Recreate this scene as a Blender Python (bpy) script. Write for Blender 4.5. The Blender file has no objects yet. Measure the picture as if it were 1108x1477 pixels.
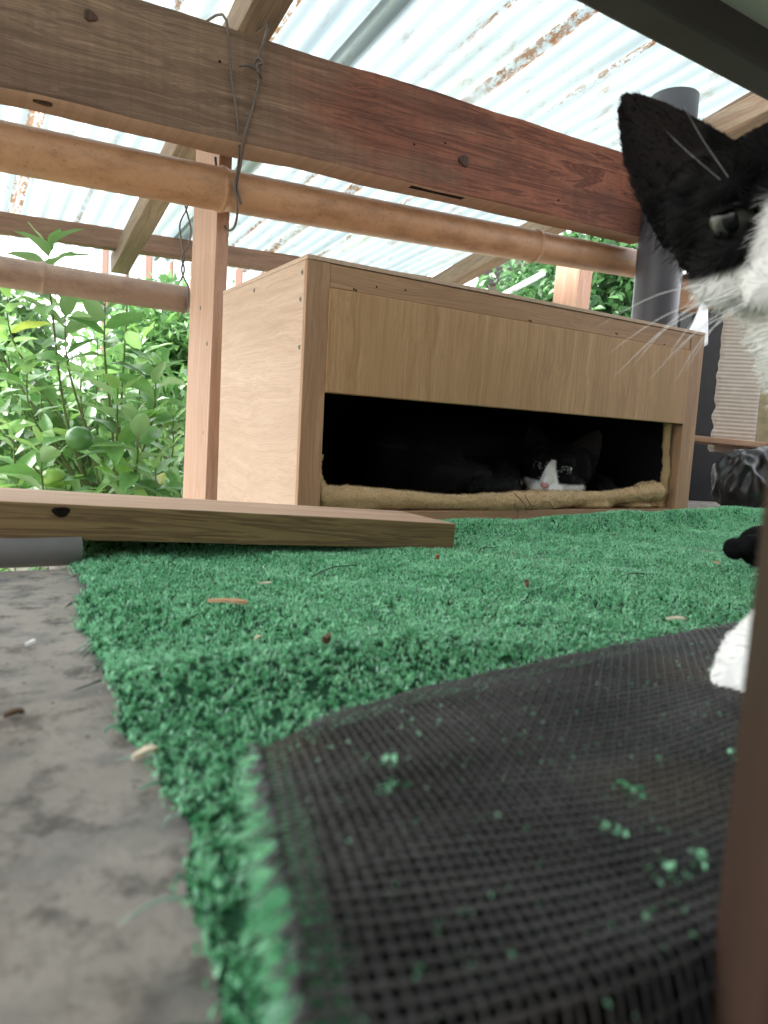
import bpy, bmesh, math, random
import numpy as np
from mathutils import Vector, Matrix, noise as mnoise
R = math.radians
random.seed(7); RNG = np.random.default_rng(11)
S = bpy.context.scene
COL = S.collection

# ------------------------------------------------------------------ camera
# x runs along the front of the cat house, y goes back into the garden, z is up (metres)
CAM = Vector((-.3373, -.7387, .1107))
YAW, PITCH, ROLL = .5512, .1067, .0555
cam_d = bpy.data.cameras.new('camera'); cam = bpy.data.objects.new('camera', cam_d); COL.objects.link(cam)
right = Vector((math.cos(YAW), -math.sin(YAW), 0)); f0 = Vector((math.sin(YAW), math.cos(YAW), 0)); Zv = Vector((0, 0, 1))
fwd = f0 * math.cos(PITCH) - Zv * math.sin(PITCH); up = f0 * math.sin(PITCH) + Zv * math.cos(PITCH)
r2 = right * math.cos(ROLL) + up * math.sin(ROLL); u2 = up * math.cos(ROLL) - right * math.sin(ROLL)
cam.matrix_world = Matrix(((r2.x, u2.x, -fwd.x, CAM.x), (r2.y, u2.y, -fwd.y, CAM.y), (r2.z, u2.z, -fwd.z, CAM.z), (0, 0, 0, 1)))
cam_d.sensor_fit = 'VERTICAL'; cam_d.sensor_height = 24; cam_d.lens = 24 * 1024 / 1477
cam_d.clip_start = .01; cam_d.clip_end = 300
cam_d.dof.use_dof = True; cam_d.dof.focus_distance = .95; cam_d.dof.aperture_fstop = 8.0
S.camera = cam

# ------------------------------------------------------------------ sky, sun, exposure (overcast)
W = bpy.data.worlds.new('World'); S.world = W; W.use_nodes = True
wn, wl = W.node_tree.nodes, W.node_tree.links
sky = wn.new('ShaderNodeTexSky'); sky.sky_type = 'NISHITA'; sky.sun_disc = False
SUN_EL, SUN_AZ = R(52), R(-48)
sky.sun_elevation = SUN_EL; sky.sun_rotation = SUN_AZ; sky.dust_density = 3; sky.air_density = 1.2
hs = wn.new('ShaderNodeHueSaturation'); hs.inputs['Saturation'].default_value = .22
wl.new(sky.outputs[0], hs.inputs['Color']); wl.new(hs.outputs[0], wn['Background'].inputs[0])
wn['Background'].inputs[1].default_value = .15
sun_d = bpy.data.lights.new('sun', 'SUN'); sun_d.energy = 1.5; sun_d.angle = R(25); sun_d.color = (1, .97, .92)
sun = bpy.data.objects.new('sun', sun_d); COL.objects.link(sun)
sun_dir = Vector((math.sin(SUN_AZ) * math.cos(SUN_EL), math.cos(SUN_AZ) * math.cos(SUN_EL), math.sin(SUN_EL)))
sun.rotation_euler = sun_dir.to_track_quat('Z', 'Y').to_euler()
S.view_settings.view_transform = 'Standard'; S.view_settings.look = 'None'; S.view_settings.gamma = 1
S.view_settings.exposure = 2.88
S.render.engine = 'CYCLES'
S.cycles.use_denoising = True
S.cycles.max_bounces = 10; S.cycles.transmission_bounces = 6; S.cycles.transparent_max_bounces = 16; S.cycles.diffuse_bounces = 6
S.cycles.caustics_reflective = False; S.cycles.caustics_refractive = False

# ------------------------------------------------------------------ helpers
def tag(o, label=None, cat=None, group=None, kind=None):
    if label: o['label'] = label
    if cat: o['category'] = cat
    if group: o['group'] = group
    if kind: o['kind'] = kind
    return o
def adopt(o, parent):
    if parent is not None:
        o.parent = parent; o.matrix_parent_inverse = parent.matrix_basis.inverted()
    return o
def thing(name, loc, label, cat, group=None):
    o = bpy.data.objects.new(name, None); COL.objects.link(o); o.location = loc; o.empty_display_size = .02
    return tag(o, label, cat, group)
def link(name, me, mat=None, parent=None, loc=None, smooth=True):
    o = bpy.data.objects.new(name, me); COL.objects.link(o)
    if loc is not None: o.location = loc
    if mat is not None and not me.materials: me.materials.append(mat)
    if smooth: me.polygons.foreach_set('use_smooth', [True] * len(me.polygons))
    return adopt(o, parent)
def from_bm(name, bm, mat=None, parent=None, mw=None, smooth=False):
    me = bpy.data.meshes.new(name); bm.normal_update(); bm.to_mesh(me); bm.free()
    o = bpy.data.objects.new(name, me); COL.objects.link(o)
    if mat: me.materials.append(mat)
    if mw is not None: o.matrix_world = mw; o.matrix_basis = mw
    if smooth: me.polygons.foreach_set('use_smooth', [True] * len(me.polygons))
    return adopt(o, parent)
def fast_mesh(name, V, quads=None, tris=None, colors=None):
    me = bpy.data.meshes.new(name)
    V = np.ascontiguousarray(V, dtype=np.float32); nq = 0 if quads is None else len(quads); nt = 0 if tris is None else len(tris)
    me.vertices.add(len(V)); me.vertices.foreach_set('co', V.ravel())
    li = []
    if nq: li.append(np.asarray(quads, np.int32).ravel())
    if nt: li.append(np.asarray(tris, np.int32).ravel())
    li = np.concatenate(li); me.loops.add(len(li)); me.loops.foreach_set('vertex_index', li)
    ls = np.concatenate([np.arange(nq) * 4, nq * 4 + np.arange(nt) * 3]).astype(np.int32)
    me.polygons.add(nq + nt); me.polygons.foreach_set('loop_start', ls)
    if colors is not None:
        at = me.color_attributes.new('tint', 'FLOAT_COLOR', 'POINT')
        c = np.ones((len(V), 4), np.float32); c[:, :3] = colors; at.data.foreach_set('color', c.ravel())
    me.update(calc_edges=True); me.validate()
    return me
def mat3(x, y, z, o):
    return Matrix(((x[0], y[0], z[0], o[0]), (x[1], y[1], z[1], o[1]), (x[2], y[2], z[2], o[2]), (0, 0, 0, 1)))
def bevel_box_bm(sx, sy, sz, bev=.0015, seg=2, cuts=0, jit=0, seed=0):
    bm = bmesh.new(); bmesh.ops.create_cube(bm, size=1)
    for v in bm.verts: v.co = Vector((v.co.x * sx, v.co.y * sy, v.co.z * sz))
    if bev: bmesh.ops.bevel(bm, geom=bm.edges[:], offset=bev, segments=seg, affect='EDGES', profile=.6)
    if cuts:
        for k in range(1, cuts):
            x = -sx / 2 + sx * k / cuts
            bmesh.ops.bisect_plane(bm, geom=bm.verts[:] + bm.edges[:] + bm.faces[:], plane_co=(x, 0, 0), plane_no=(1, 0, 0))
        if jit:
            for v in bm.verts:
                n = mnoise.noise_vector(Vector((v.co.x * 9 + seed, v.co.y * 14, v.co.z * 14)))
                v.co += Vector((0, n.y, n.z)) * jit
    return bm
def box(name, c, size, mat, parent=None, bev=.0015, rz=0, rx=0, ry=0):
    m = Matrix.Translation(c) @ Matrix.Rotation(rz, 4, 'Z') @ Matrix.Rotation(ry, 4, 'Y') @ Matrix.Rotation(rx, 4, 'X')
    return from_bm(name, bevel_box_bm(*size, bev), mat, parent, m)
def bar(name, p0, p1, w, hgt, mat, parent=None, bev=.002, upv=(0, 0, 1), cuts=0, jit=0, seed=0):
    """square timber from p0 to p1 (centre line), local X along it, w across, hgt along upv"""
    p0, p1 = Vector(p0), Vector(p1); x = (p1 - p0).normalized(); z = Vector(upv); z = (z - x * z.dot(x)).normalized(); y = z.cross(x)
    return from_bm(name, bevel_box_bm((p1 - p0).length, w, hgt, bev, 2, cuts, jit, seed), mat, parent, mat3(x, y, z, (p0 + p1) / 2))
def tube_np(pts, rad, n=8, flat=(1, 1), caps=True):
    pts = np.asarray(pts, float); k = len(pts); rad = np.broadcast_to(np.asarray(rad, float), (k,))
    tg = np.gradient(pts, axis=0); tg /= np.linalg.norm(tg, axis=1)[:, None] + 1e-12
    ref = np.array([0, 0, 1.]) if abs(tg[0][2]) < .9 else np.array([1., 0, 0])
    a = np.cross(ref, tg[0]); a /= np.linalg.norm(a); A = [a]
    for i in range(1, k):
        a = A[-1] - tg[i] * np.dot(A[-1], tg[i]); a /= np.linalg.norm(a) + 1e-12; A.append(a)
    A = np.array(A); B = np.cross(tg, A)
    th = np.arange(n) * 2 * np.pi / n
    V = pts[:, None, :] + rad[:, None, None] * (np.cos(th)[None, :, None] * A[:, None, :] * flat[0] + np.sin(th)[None, :, None] * B[:, None, :] * flat[1])
    V = V.reshape(-1, 3); i, j = np.meshgrid(np.arange(k - 1), np.arange(n), indexing='ij'); j2 = (j + 1) % n
    Q = np.stack([i * n + j, i * n + j2, (i + 1) * n + j2, (i + 1) * n + j], -1).reshape(-1, 4)
    T = []
    if caps:
        V = np.vstack([V, pts[0], pts[-1]]); c0 = k * n
        T = [[c0, (q + 1) % n, q] for q in range(n)] + [[c0 + 1, (k - 1) * n + q, (k - 1) * n + (q + 1) % n] for q in range(n)]
    return V, Q, np.array(T, np.int32).reshape(-1, 3)
def tube(name, pts, rad, mat, parent=None, n=8, flat=(1, 1)):
    V, Q, T = tube_np(pts, rad, n, flat); c = V.mean(0)
    return link(name, fast_mesh(name, V - c, Q, T), mat, parent, c)
def merge(parts):
    V, Q, T, o = [], [], [], 0
    for v, q, t in parts:
        V.append(v); Q.append(np.asarray(q).reshape(-1, 4) + o); T.append(np.asarray(t).reshape(-1, 3) + o); o += len(v)
    return np.vstack(V), np.vstack(Q).astype(np.int32), np.vstack(T).astype(np.int32)
def smoothpath(P, n=24):
    P = np.asarray(P, float); k = len(P); t = np.linspace(0, k - 1, n); out = []
    for x in t:
        i = min(int(x), k - 2); u = x - i
        p0, p1, p2, p3 = P[max(i - 1, 0)], P[i], P[i + 1], P[min(i + 2, k - 1)]
        out.append(.5 * (2 * p1 + (p2 - p0) * u + (2 * p0 - 5 * p1 + 4 * p2 - p3) * u * u + (3 * p1 - p0 - 3 * p2 + p3) * u ** 3))
    return np.array(out)

# ------------------------------------------------------------------ materials
class MT:
    def __init__(s, name, rough=.6, spec=.3):
        s.m = bpy.data.materials.new(name); s.m.use_nodes = True; s.n = s.m.node_tree.nodes; s.l = s.m.node_tree.links
        s.b = s.n['Principled BSDF']; s.b.inputs['Roughness'].default_value = rough; s.b.inputs['Specular IOR Level'].default_value = spec
        s.tc = s.n.new('ShaderNodeTexCoord')
    def node(s, t, **k):
        n = s.n.new(t)
        for a, v in k.items(): setattr(n, a, v)
        return n
    def noise(s, scale, detail=4, rough=.55, vscale=None, vec=None, dist=0):
        n = s.node('ShaderNodeTexNoise'); n.inputs['Scale'].default_value = scale; n.inputs['Detail'].default_value = detail
        n.inputs['Roughness'].default_value = rough; n.inputs['Distortion'].default_value = dist
        src = vec or s.tc.outputs['Object']
        if vscale:
            mp = s.node('ShaderNodeMapping'); mp.inputs['Scale'].default_value = vscale; s.l.new(src, mp.inputs[0]); src = mp.outputs[0]
        s.l.new(src, n.inputs['Vector']); return n.outputs['Fac']
    def ramp(s, fac, stops, interp='LINEAR'):
        n = s.node('ShaderNodeValToRGB'); e = n.color_ramp.elements; n.color_ramp.interpolation = interp
        while len(e) < len(stops): e.new(.5)
        for q, (p, c) in zip(e, stops): q.position = p; q.color = (*c, 1) if len(c) == 3 else c
        s.l.new(fac, n.inputs[0]); return n.outputs[0]
    def mix(s, fac, a, b, mode='MIX'):
        n = s.node('ShaderNodeMix', data_type='RGBA', blend_type=mode)
        for sock, v in ((n.inputs['Factor'], fac), (n.inputs[6], a), (n.inputs[7], b)):
            if hasattr(v, 'is_linked') or hasattr(v, 'links'): s.l.new(v, sock)
            elif isinstance(v, (int, float)): sock.default_value = v
            else: sock.default_value = (*v, 1)
        return n.outputs[2]
    def math(s, op, a, b=0):
        n = s.node('ShaderNodeMath', operation=op)
        for i, v in enumerate((a, b)):
            if isinstance(v, (int, float)): n.inputs[i].default_value = v
            else: s.l.new(v, n.inputs[i])
        return n.outputs[0]
    def color(s, c):
        if hasattr(c, 'links'): s.l.new(c, s.b.inputs['Base Color'])
        else: s.b.inputs['Base Color'].default_value = (*c, 1)
        return s
    def bump(s, fac, strength=.3, dist=.001):
        n = s.node('ShaderNodeBump'); n.inputs['Strength'].default_value = strength; n.inputs['Distance'].default_value = dist
        s.l.new(fac, n.inputs['Height']); s.l.new(n.outputs[0], s.b.inputs['Normal']); return s

def wood(name, light, dark, axis='x', grain=1.0, stain=None, stain_amt=.5, rough=.7, bumpd=.0006, streak=.5, extra=None):
    m = MT(name, rough, .2)
    def vs(al, ac): return {'x': (al, ac, ac), 'y': (ac, al, ac), 'z': (ac, ac, al)}[axis]
    warp = m.node('ShaderNodeTexNoise'); warp.inputs['Scale'].default_value = 5; m.l.new(m.tc.outputs['Object'], warp.inputs['Vector'])
    va = m.node('ShaderNodeVectorMath', operation='MULTIPLY_ADD'); m.l.new(warp.outputs['Color'], va.inputs[0]); va.inputs[1].default_value = (.03, .03, .03)
    m.l.new(m.tc.outputs['Object'], va.inputs[2]); vec = va.outputs[0]
    g1 = m.noise(1, 5, .6, vs(2.2 * grain, 60 * grain), vec, 1.2)
    g2 = m.noise(1, 3, .7, vs(9 * grain, 600 * grain), vec)
    g3 = m.noise(1, 3, .5, vs(1.2, 5), vec)
    rings = m.ramp(m.math('FRACT', m.math('MULTIPLY', g1, 9)), [(0, (0, 0, 0)), (.75, (1, 1, 1)), (1, (.15, .15, .15))])
    c = m.mix(m.ramp(g1, [(.3, (0, 0, 0)), (.7, (1, 1, 1))]), dark, light)
    c = m.mix(streak * .5, c, m.mix(rings, dark, c))
    c = m.mix(m.math('MULTIPLY', m.ramp(g2, [(.35, (1, 1, 1)), (.55, (0, 0, 0))]), .35), c, tuple(x * .55 for x in dark))
    if stain: c = m.mix(m.math('MULTIPLY', m.ramp(g3, [(.42, (0, 0, 0)), (.62, (1, 1, 1))]), stain_amt), c, stain)
    if extra: c = extra(m, c)
    m.color(c); m.bump(m.math('ADD', m.math('MULTIPLY', g2, .6), m.math('MULTIPLY', g1, .8)), .6, bumpd)
    return m.m
def plain(name, c, rough=.6, spec=.3, var=.25, scale=30, bumpd=0, metal=0):
    m = MT(name, rough, spec); n = m.noise(scale, 5)
    m.color(m.mix(n, tuple(x * (1 - var) for x in c), tuple(min(1, x * (1 + var)) for x in c)))
    m.b.inputs['Metallic'].default_value = metal
    if bumpd: m.bump(m.noise(scale * 4, 5), .5, bumpd)
    return m.m
def tinted(name, rough=.5, spec=.3, transl=0):
    m = MT(name, rough, spec); a = m.node('ShaderNodeVertexColor', layer_name='tint'); m.color(a.outputs[0])
    if transl:
        t = m.node('ShaderNodeBsdfTranslucent'); m.l.new(a.outputs[0], t.inputs[0]); mx = m.node('ShaderNodeMixShader'); mx.inputs[0].default_value = transl
        m.l.new(m.b.outputs[0], mx.inputs[1]); m.l.new(t.outputs[0], mx.inputs[2]); m.l.new(mx.outputs[0], m.n['Material Output'].inputs[0])
    return m.m

def beam_extra(m, c):
    sep = m.node('ShaderNodeSeparateXYZ'); m.l.new(m.tc.outputs['Object'], sep.inputs[0])
    n = m.noise(6, 4, .6, (.5, 1.2, 1.2)); f = m.math('ADD', m.math('MULTIPLY', sep.outputs[0], 1.7), m.math('MULTIPLY', m.math('SUBTRACT', n, .5), 1.6))
    f = m.ramp(m.math('ADD', f, -.42), [(.2, (0, 0, 0)), (.75, (1, 1, 1))])
    rg = m.noise(1, 5, .65, (1.6, 38, 38), None, 2.2)
    red = m.mix(m.ramp(m.math('FRACT', m.math('MULTIPLY', rg, 5)), [(0, (0, 0, 0)), (.8, (1, 1, 1)), (1, (.2, .2, .2))]), (.10, .026, .018), (.30, .105, .065))
    red = m.mix(m.math('MULTIPLY', m.ramp(m.noise(1, 5, .7, (1.3, 20, 20), None, 1.5), [(.58, (0, 0, 0)), (.66, (1, 1, 1))]), .75), red, (.42, .235, .145))
    red = m.mix(m.math('MULTIPLY', m.ramp(m.noise(1, 4, .6, (5, 9, 9), None, 1), [(.5, (0, 0, 0)), (.7, (1, 1, 1))]), .7), red, (.075, .03, .025))
    c = m.mix(m.math('MULTIPLY', f, .85), c, red)
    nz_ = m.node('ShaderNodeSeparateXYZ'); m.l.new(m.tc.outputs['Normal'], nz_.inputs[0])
    c = m.mix(m.math('MULTIPLY', m.math('LESS_THAN', nz_.outputs[2], -.6), .8), c, m.mix(m.noise(1, 4, .6, (3, 60, 60)), (.42, .27, .19), (.60, .42, .31)))  # underside painted paler, standing in for light bounced up from below
    # saw marks across the grain on the weathered end
    saw = m.noise(1, 2, .5, (90, 2, 5)); c = m.mix(m.math('MULTIPLY', m.ramp(saw, [(.45, (1, 1, 1)), (.56, (0, 0, 0))]), .12), c, (.06, .05, .045))
    return c
M = {}
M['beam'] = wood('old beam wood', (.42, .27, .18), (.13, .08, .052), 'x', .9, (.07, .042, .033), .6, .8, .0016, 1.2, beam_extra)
M['rafter'] = wood('weathered rafter wood', (.44, .32, .23), (.22, .15, .11), 'x', 1, (.12, .085, .065), .35, .8)
M['rafter_bark'] = wood('pale rafter wood with bark stains', (.74, .58, .46), (.42, .24, .16), 'x', .7, (.2, .09, .05), .6, .8)
M['purlin'] = wood('reddish purlin wood', (.4, .24, .17), (.2, .11, .08), 'x', 1, (.1, .06, .045), .4, .8)
M['post'] = wood('fresh cedar', (.54, .35, .26), (.38, .21, .14), 'x', .9, (.46, .27, .19), .4, .65)
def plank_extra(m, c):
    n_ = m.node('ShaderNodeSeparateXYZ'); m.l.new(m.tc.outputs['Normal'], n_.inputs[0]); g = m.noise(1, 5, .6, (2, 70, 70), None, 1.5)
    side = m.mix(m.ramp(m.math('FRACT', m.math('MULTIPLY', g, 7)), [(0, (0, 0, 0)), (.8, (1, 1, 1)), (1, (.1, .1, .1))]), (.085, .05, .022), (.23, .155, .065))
    return m.mix(m.math('MULTIPLY', m.math('LESS_THAN', n_.outputs[1], -.6), .9), c, side)  # olive front face, darkened in colour to imitate its shade
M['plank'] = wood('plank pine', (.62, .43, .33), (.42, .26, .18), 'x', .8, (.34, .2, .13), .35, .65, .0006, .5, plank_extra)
M['ply_side'] = wood('pale plywood', (.56, .40, .305), (.44, .295, .21), 'y', 1.1, (.42, .285, .2), .45, .6, .0005, .3)
M['ply_front'] = wood('front plywood', (.54, .33, .175), (.33, .185, .09), 'z', 1.2, (.36, .205, .105), .6, .6, .0005, .5)
M['frame_x'] = wood('frame timber along', (.46, .275, .16), (.29, .16, .09), 'x', 1, (.30, .175, .10), .3, .6)
M['frame_z'] = wood('frame timber upright', (.45, .265, .155), (.28, .155, .09), 'z', 1, (.30, .175, .10), .3, .6)
M['leg'] = wood('dark table leg wood', (.062, .031, .02), (.034, .017, .011), 'z', .7, (.03, .018, .013), .4, .6)
M['block'] = wood('offcut wood', (.62, .36, .22), (.46, .25, .15), 'x', 1)
M['screw'] = plain('screw steel', (.18, .16, .14), .45, .5, .3, 200, 0, .8)
M['hole'] = plain('dark hole', (.012, .009, .007), .9, .1)
M['knot'] = wood('knot wood', (.13, .07, .045), (.035, .02, .014), 'z', 1.5)

# ------------------------------------------------------------------ structure: ground, floor
def ground_mat():
    m = MT('garden soil', .95, .1); c = m.mix(m.noise(6, 6), (.20, .18, .15), (.38, .35, .31)); c = m.mix(m.ramp(m.noise(2.5, 4), [(.5, (0, 0, 0)), (.6, (1, 1, 1))]), c, (.07, .12, .035))
    return m.color(c).bump(m.noise(40, 6), .8, .01).m
bm = bmesh.new(); bmesh.ops.create_grid(bm, x_segments=40, y_segments=40, size=60)
for v in bm.verts: v.co.z = -.75 + .05 * mnoise.noise(v.co * .4)
tag(from_bm('ground', bm, ground_mat(), smooth=True), kind='structure')

def floor_mat():
    m = MT('worn concrete', .85, .25)
    c = m.mix(m.noise(9, 8, .65), (.155, .133, .118), (.50, .445, .40))
    c = m.mix(m.ramp(m.noise(28, 6, .6), [(.5, (0, 0, 0)), (.68, (1, 1, 1))]), c, (.17, .165, .165))
    c = m.mix(m.math('MULTIPLY', m.ramp(m.noise(42, 6, .75), [(.50, (0, 0, 0)), (.62, (1, 1, 1))]), .8), c, (.085, .075, .07))
    c = m.mix(m.math('MULTIPLY', m.ramp(m.noise(3.5, 3), [(.5, (0, 0, 0)), (.7, (1, 1, 1))]), .5), c, (.25, .19, .14))
    v = m.node('ShaderNodeTexVoronoi'); v.inputs['Scale'].default_value = 90; m.l.new(m.tc.outputs['Object'], v.inputs['Vector'])
    c = m.mix(m.ramp(v.outputs['Distance'], [(.06, (1, 1, 1)), (.1, (0, 0, 0))]), c, (.09, .08, .075))
    return m.color(c).bump(m.math('ADD', m.noise(70, 8, .7), m.math('MULTIPLY', m.noise(14, 4), 1.5)), .7, .0016).m
def l_floor():
    pts = [(-2.2, -1.9), (2.4, -1.9), (2.4, .62), (.06, .62), (.06, .30), (.0, .30), (.0, -.045), (-.262, -.045), (-.262, -.176), (-2.2, -.176)]
    bm = bmesh.new(); t = [bm.verts.new((x, y, 0)) for x, y in pts]; f = bm.faces.new(t)
    r = bmesh.ops.extrude_face_region(bm, geom=[f]); 
    for v in [g for g in r['geom'] if isinstance(g, bmesh.types.BMVert)]: v.co.z = -.09
    bmesh.ops.recalc_face_normals(bm, faces=bm.faces); return bm
tag(from_bm('floor', l_floor(), floor_mat()), kind='structure')

blocker = thing('house_wall', (.85, -1.32, 0), 'unseen brown board wall added behind the camera to block light', 'wall')  # out of view, added to cut light arriving from the camera side
wm = wood('light blocking boards', (.26, .19, .14), (.14, .10, .075), 'z', .6)
for k in range(19): box('board', (-1.09 + .18 * k, -1.32, .475), (.176, .018, .95), wm, blocker, .002)
# ------------------------------------------------------------------ roof
def zroof(x, y): return .795 + .0374 * x - .0925 * (y - .296)
def roof_mat():
    m = MT('weathered translucent corrugated sheet', .45, .4)
    sep = m.node('ShaderNodeSeparateXYZ'); m.l.new(m.tc.outputs['Object'], sep.inputs[0])
    c = m.mix(m.noise(1, 4, .6, (22, 2, 1)), (.32, .38, .40), (.50, .545, .535))
    c = m.mix(m.math('MULTIPLY', m.ramp(m.noise(1, 5, .6, (40, 1.2, 1)), [(.48, (0, 0, 0)), (.68, (1, 1, 1))]), .5), c, (.34, .40, .30))
    c = m.mix(m.math('MULTIPLY', m.ramp(m.noise(1, 6, .7, (60, 14, 1)), [(.56, (0, 0, 0)), (.70, (1, 1, 1))]), .75), c, (.24, .20, .13))
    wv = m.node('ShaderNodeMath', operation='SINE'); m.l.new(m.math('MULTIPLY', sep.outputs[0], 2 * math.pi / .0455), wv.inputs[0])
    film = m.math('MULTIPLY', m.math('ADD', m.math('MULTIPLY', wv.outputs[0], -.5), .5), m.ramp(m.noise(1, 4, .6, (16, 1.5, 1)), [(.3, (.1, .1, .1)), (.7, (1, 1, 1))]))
    c = m.mix(m.math('MULTIPLY', film, .82), c, (.155, .215, .24))  # corrugation shading painted into the colour: each valley tinted darker
    # rust and moss caught along single valleys
    def line(x0, w, y0=-9, y1=9):
        d = m.math('ABSOLUTE', m.math('SUBTRACT', sep.outputs[0], x0)); f = m.math('LESS_THAN', d, w)
        q = m.ramp(m.noise(1, 6, .75, (110, 40, 1)), [(.44, (0, 0, 0)), (.55, (1, 1, 1))])
        e = m.ramp(m.noise(1, 2, .5, (4, 3, 1)), [(.38, (0, 0, 0)), (.5, (1, 1, 1))])
        return m.math('MULTIPLY', m.math('MULTIPLY', f, q), e)
    for x0, w in ((.572, .010), (-.18, .017), (.60, .004), (.44, .004), (.32, .005), (-.02, .004), (.15, .004), (.745, .005)):
        c = m.mix(line(x0, w), c, m.mix(m.noise(160, 2), (.13, .05, .02), (.2, .13, .07)))
    m.color(c); m.bump(m.noise(120, 4), .3, .001)
    t = m.node('ShaderNodeBsdfTranslucent'); m.l.new(c, t.inputs[0]); mx = m.node('ShaderNodeMixShader'); mx.inputs[0].default_value = .45
    m.l.new(m.b.outputs[0], mx.inputs[1]); m.l.new(t.outputs[0], mx.inputs[2]); m.l.new(mx.outputs[0], m.n['Material Output'].inputs[0])
    return m.m
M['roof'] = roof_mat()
roof = thing('porch_roof', (.3, .4, .78), 'translucent white corrugated porch roof with brown rafters and rust streaked valleys', 'roof')
PITCHX, AMP = .0455, .009
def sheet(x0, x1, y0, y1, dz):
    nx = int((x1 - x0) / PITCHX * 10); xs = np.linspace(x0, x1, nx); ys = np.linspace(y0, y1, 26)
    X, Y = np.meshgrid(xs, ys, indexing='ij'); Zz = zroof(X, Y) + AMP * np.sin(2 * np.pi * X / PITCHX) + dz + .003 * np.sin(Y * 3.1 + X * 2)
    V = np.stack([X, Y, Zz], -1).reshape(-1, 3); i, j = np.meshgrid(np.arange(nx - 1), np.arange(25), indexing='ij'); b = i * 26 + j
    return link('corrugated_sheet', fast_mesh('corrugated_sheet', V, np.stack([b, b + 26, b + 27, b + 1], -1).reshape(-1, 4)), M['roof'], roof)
for k, (a, b) in enumerate(((-1.9, -.62), (-.66, .30), (.255, 1.21))): sheet(a, b, -1.35, 1.80 + .004 * k, .003 * (k % 2))
def zraf(x, y): return .69 + .0374 * x - .0925 * (y - .296)
def rafter(x0, y0, x1, y1, w, hh, mat, lab=None):
    o = bar('rafter', (x0, y0, zraf(x0, y0) + hh / 2), (x1, y1, zraf(x1, y1) + hh / 2), w, hh, mat, roof, .003, cuts=14, jit=.004, seed=x0 * 9)
    if lab: o['label'] = lab
    return o
rafter(-.035, -1.3, .118, 1.66, .05, .055, M['rafter'])
rafter(.83, -1.0, 1.20, 1.66, .052, .055, M['rafter'])
rafter(.945, -1.0, 1.015, .60, .075, .045, M['rafter_bark'], 'pale barky rafter above the drain pipe')
rafter(-.95, -1.3, -.80, 1.66, .05, .055, M['rafter'])
for y in (1.556, -.85):
    a, b = -1.85, 1.245
    bar('purlin', (a, y, zroof(a, y) - AMP - .0285), (b, y, zroof(b, y) - AMP - .0285), .042, .057, M['purlin'], roof, .003, cuts=20, jit=.003)
# ------------------------------------------------------------------ beam, posts, bamboo, pipes
def zbeam(x): return .494 + .0374 * (x + .284)
BX0, BX1 = -1.5, .885
beam = thing('wooden_beam', (0, .2955, zbeam(0)), 'thick old brown beam with red heartwood and a wire loop round it', 'beam')
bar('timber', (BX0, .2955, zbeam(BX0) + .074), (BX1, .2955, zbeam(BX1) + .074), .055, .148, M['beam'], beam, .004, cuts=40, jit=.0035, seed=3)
def disc(name, c, nrm, a, b, mat, parent, ang=0, depth=.002):
    nrm = Vector(nrm).normalized(); x = Vector((1, 0, 0)); x = (x - nrm * x.dot(nrm)).normalized() if abs(nrm.x) < .9 else Vector((0, 1, 0)); y = nrm.cross(x)
    x, y = x * math.cos(ang) + y * math.sin(ang), y * math.cos(ang) - x * math.sin(ang)
    n = 18; V = []; 
    for rr, d in ((1, -depth), (1, depth * .35), (.62, depth * .5), (.25, depth * .1)):
        for k in range(n):
            th = k * 2 * math.pi / n; w = 1 + .12 * math.sin(3 * th + a * 999)
            V.append(Vector(c) + x * (a * rr * w * math.cos(th)) + y * (b * rr * w * math.sin(th)) + nrm * d)
    Q = [[l * n + k, l * n + (k + 1) % n, (l + 1) * n + (k + 1) % n, (l + 1) * n + k] for l in range(3) for k in range(n)]
    V = np.array(V); cc = V.mean(0); V = np.vstack([V, V[3 * n:].mean(0)]); T = [[3 * n + k, 3 * n + (k + 1) % n, 4 * n] for k in range(n)]
    return link(name, fast_mesh(name, V - cc, Q, T), mat, parent, cc)
for x, z, a in ((-.185, .109, .008), (.40, .055, .011)): disc('knot', (x, .2672, zbeam(x) + z), (0, -1, 0), a, a * .85, M['knot'], beam)
disc('knot', (-.235, .285, zbeam(-.235)), (0, 0, -1), .011, .004, M['knot'], beam)
bar('mortise', (.305, .281, zbeam(.305) + .002), (.412, .281, zbeam(.412) + .002), .011, .006, M['hole'], beam, .0005)
for x, zz in ((.30, .06), (-.02, .1), (.36, .075), (.62, .03)): disc('nail_hole', (x, .268, zbeam(x) + zz), (0, -1, 0), .002, .002, M['hole'], beam, 0, .0004)

post = thing('wooden_post', (.015, .457, -.75), 'fresh pale cedar post beside the cat house with bamboo in front', 'post')
bar('timber', (.0152, .4575, -.75), (.0235, .418, .70), .128, .020, M['post'], post, .0015, upv=(1, 0, 0))
for z, y in ((.30, .43), (.10, .395), (.24, .39), (.03, .385)): disc('screw', (.0107, y, z), (-1, 0, 0), .0026, .0032, M['screw'], post)
post2 = thing('wooden_post', (1.32, .95, -.75), 'short orange cedar post carrying the eave in front of the hedge', 'post')
bar('timber', (1.316, .955, -.75), (1.345, .935, .70), .105, .056, M['post'], post2, .002, upv=(1, 0, 0))

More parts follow.
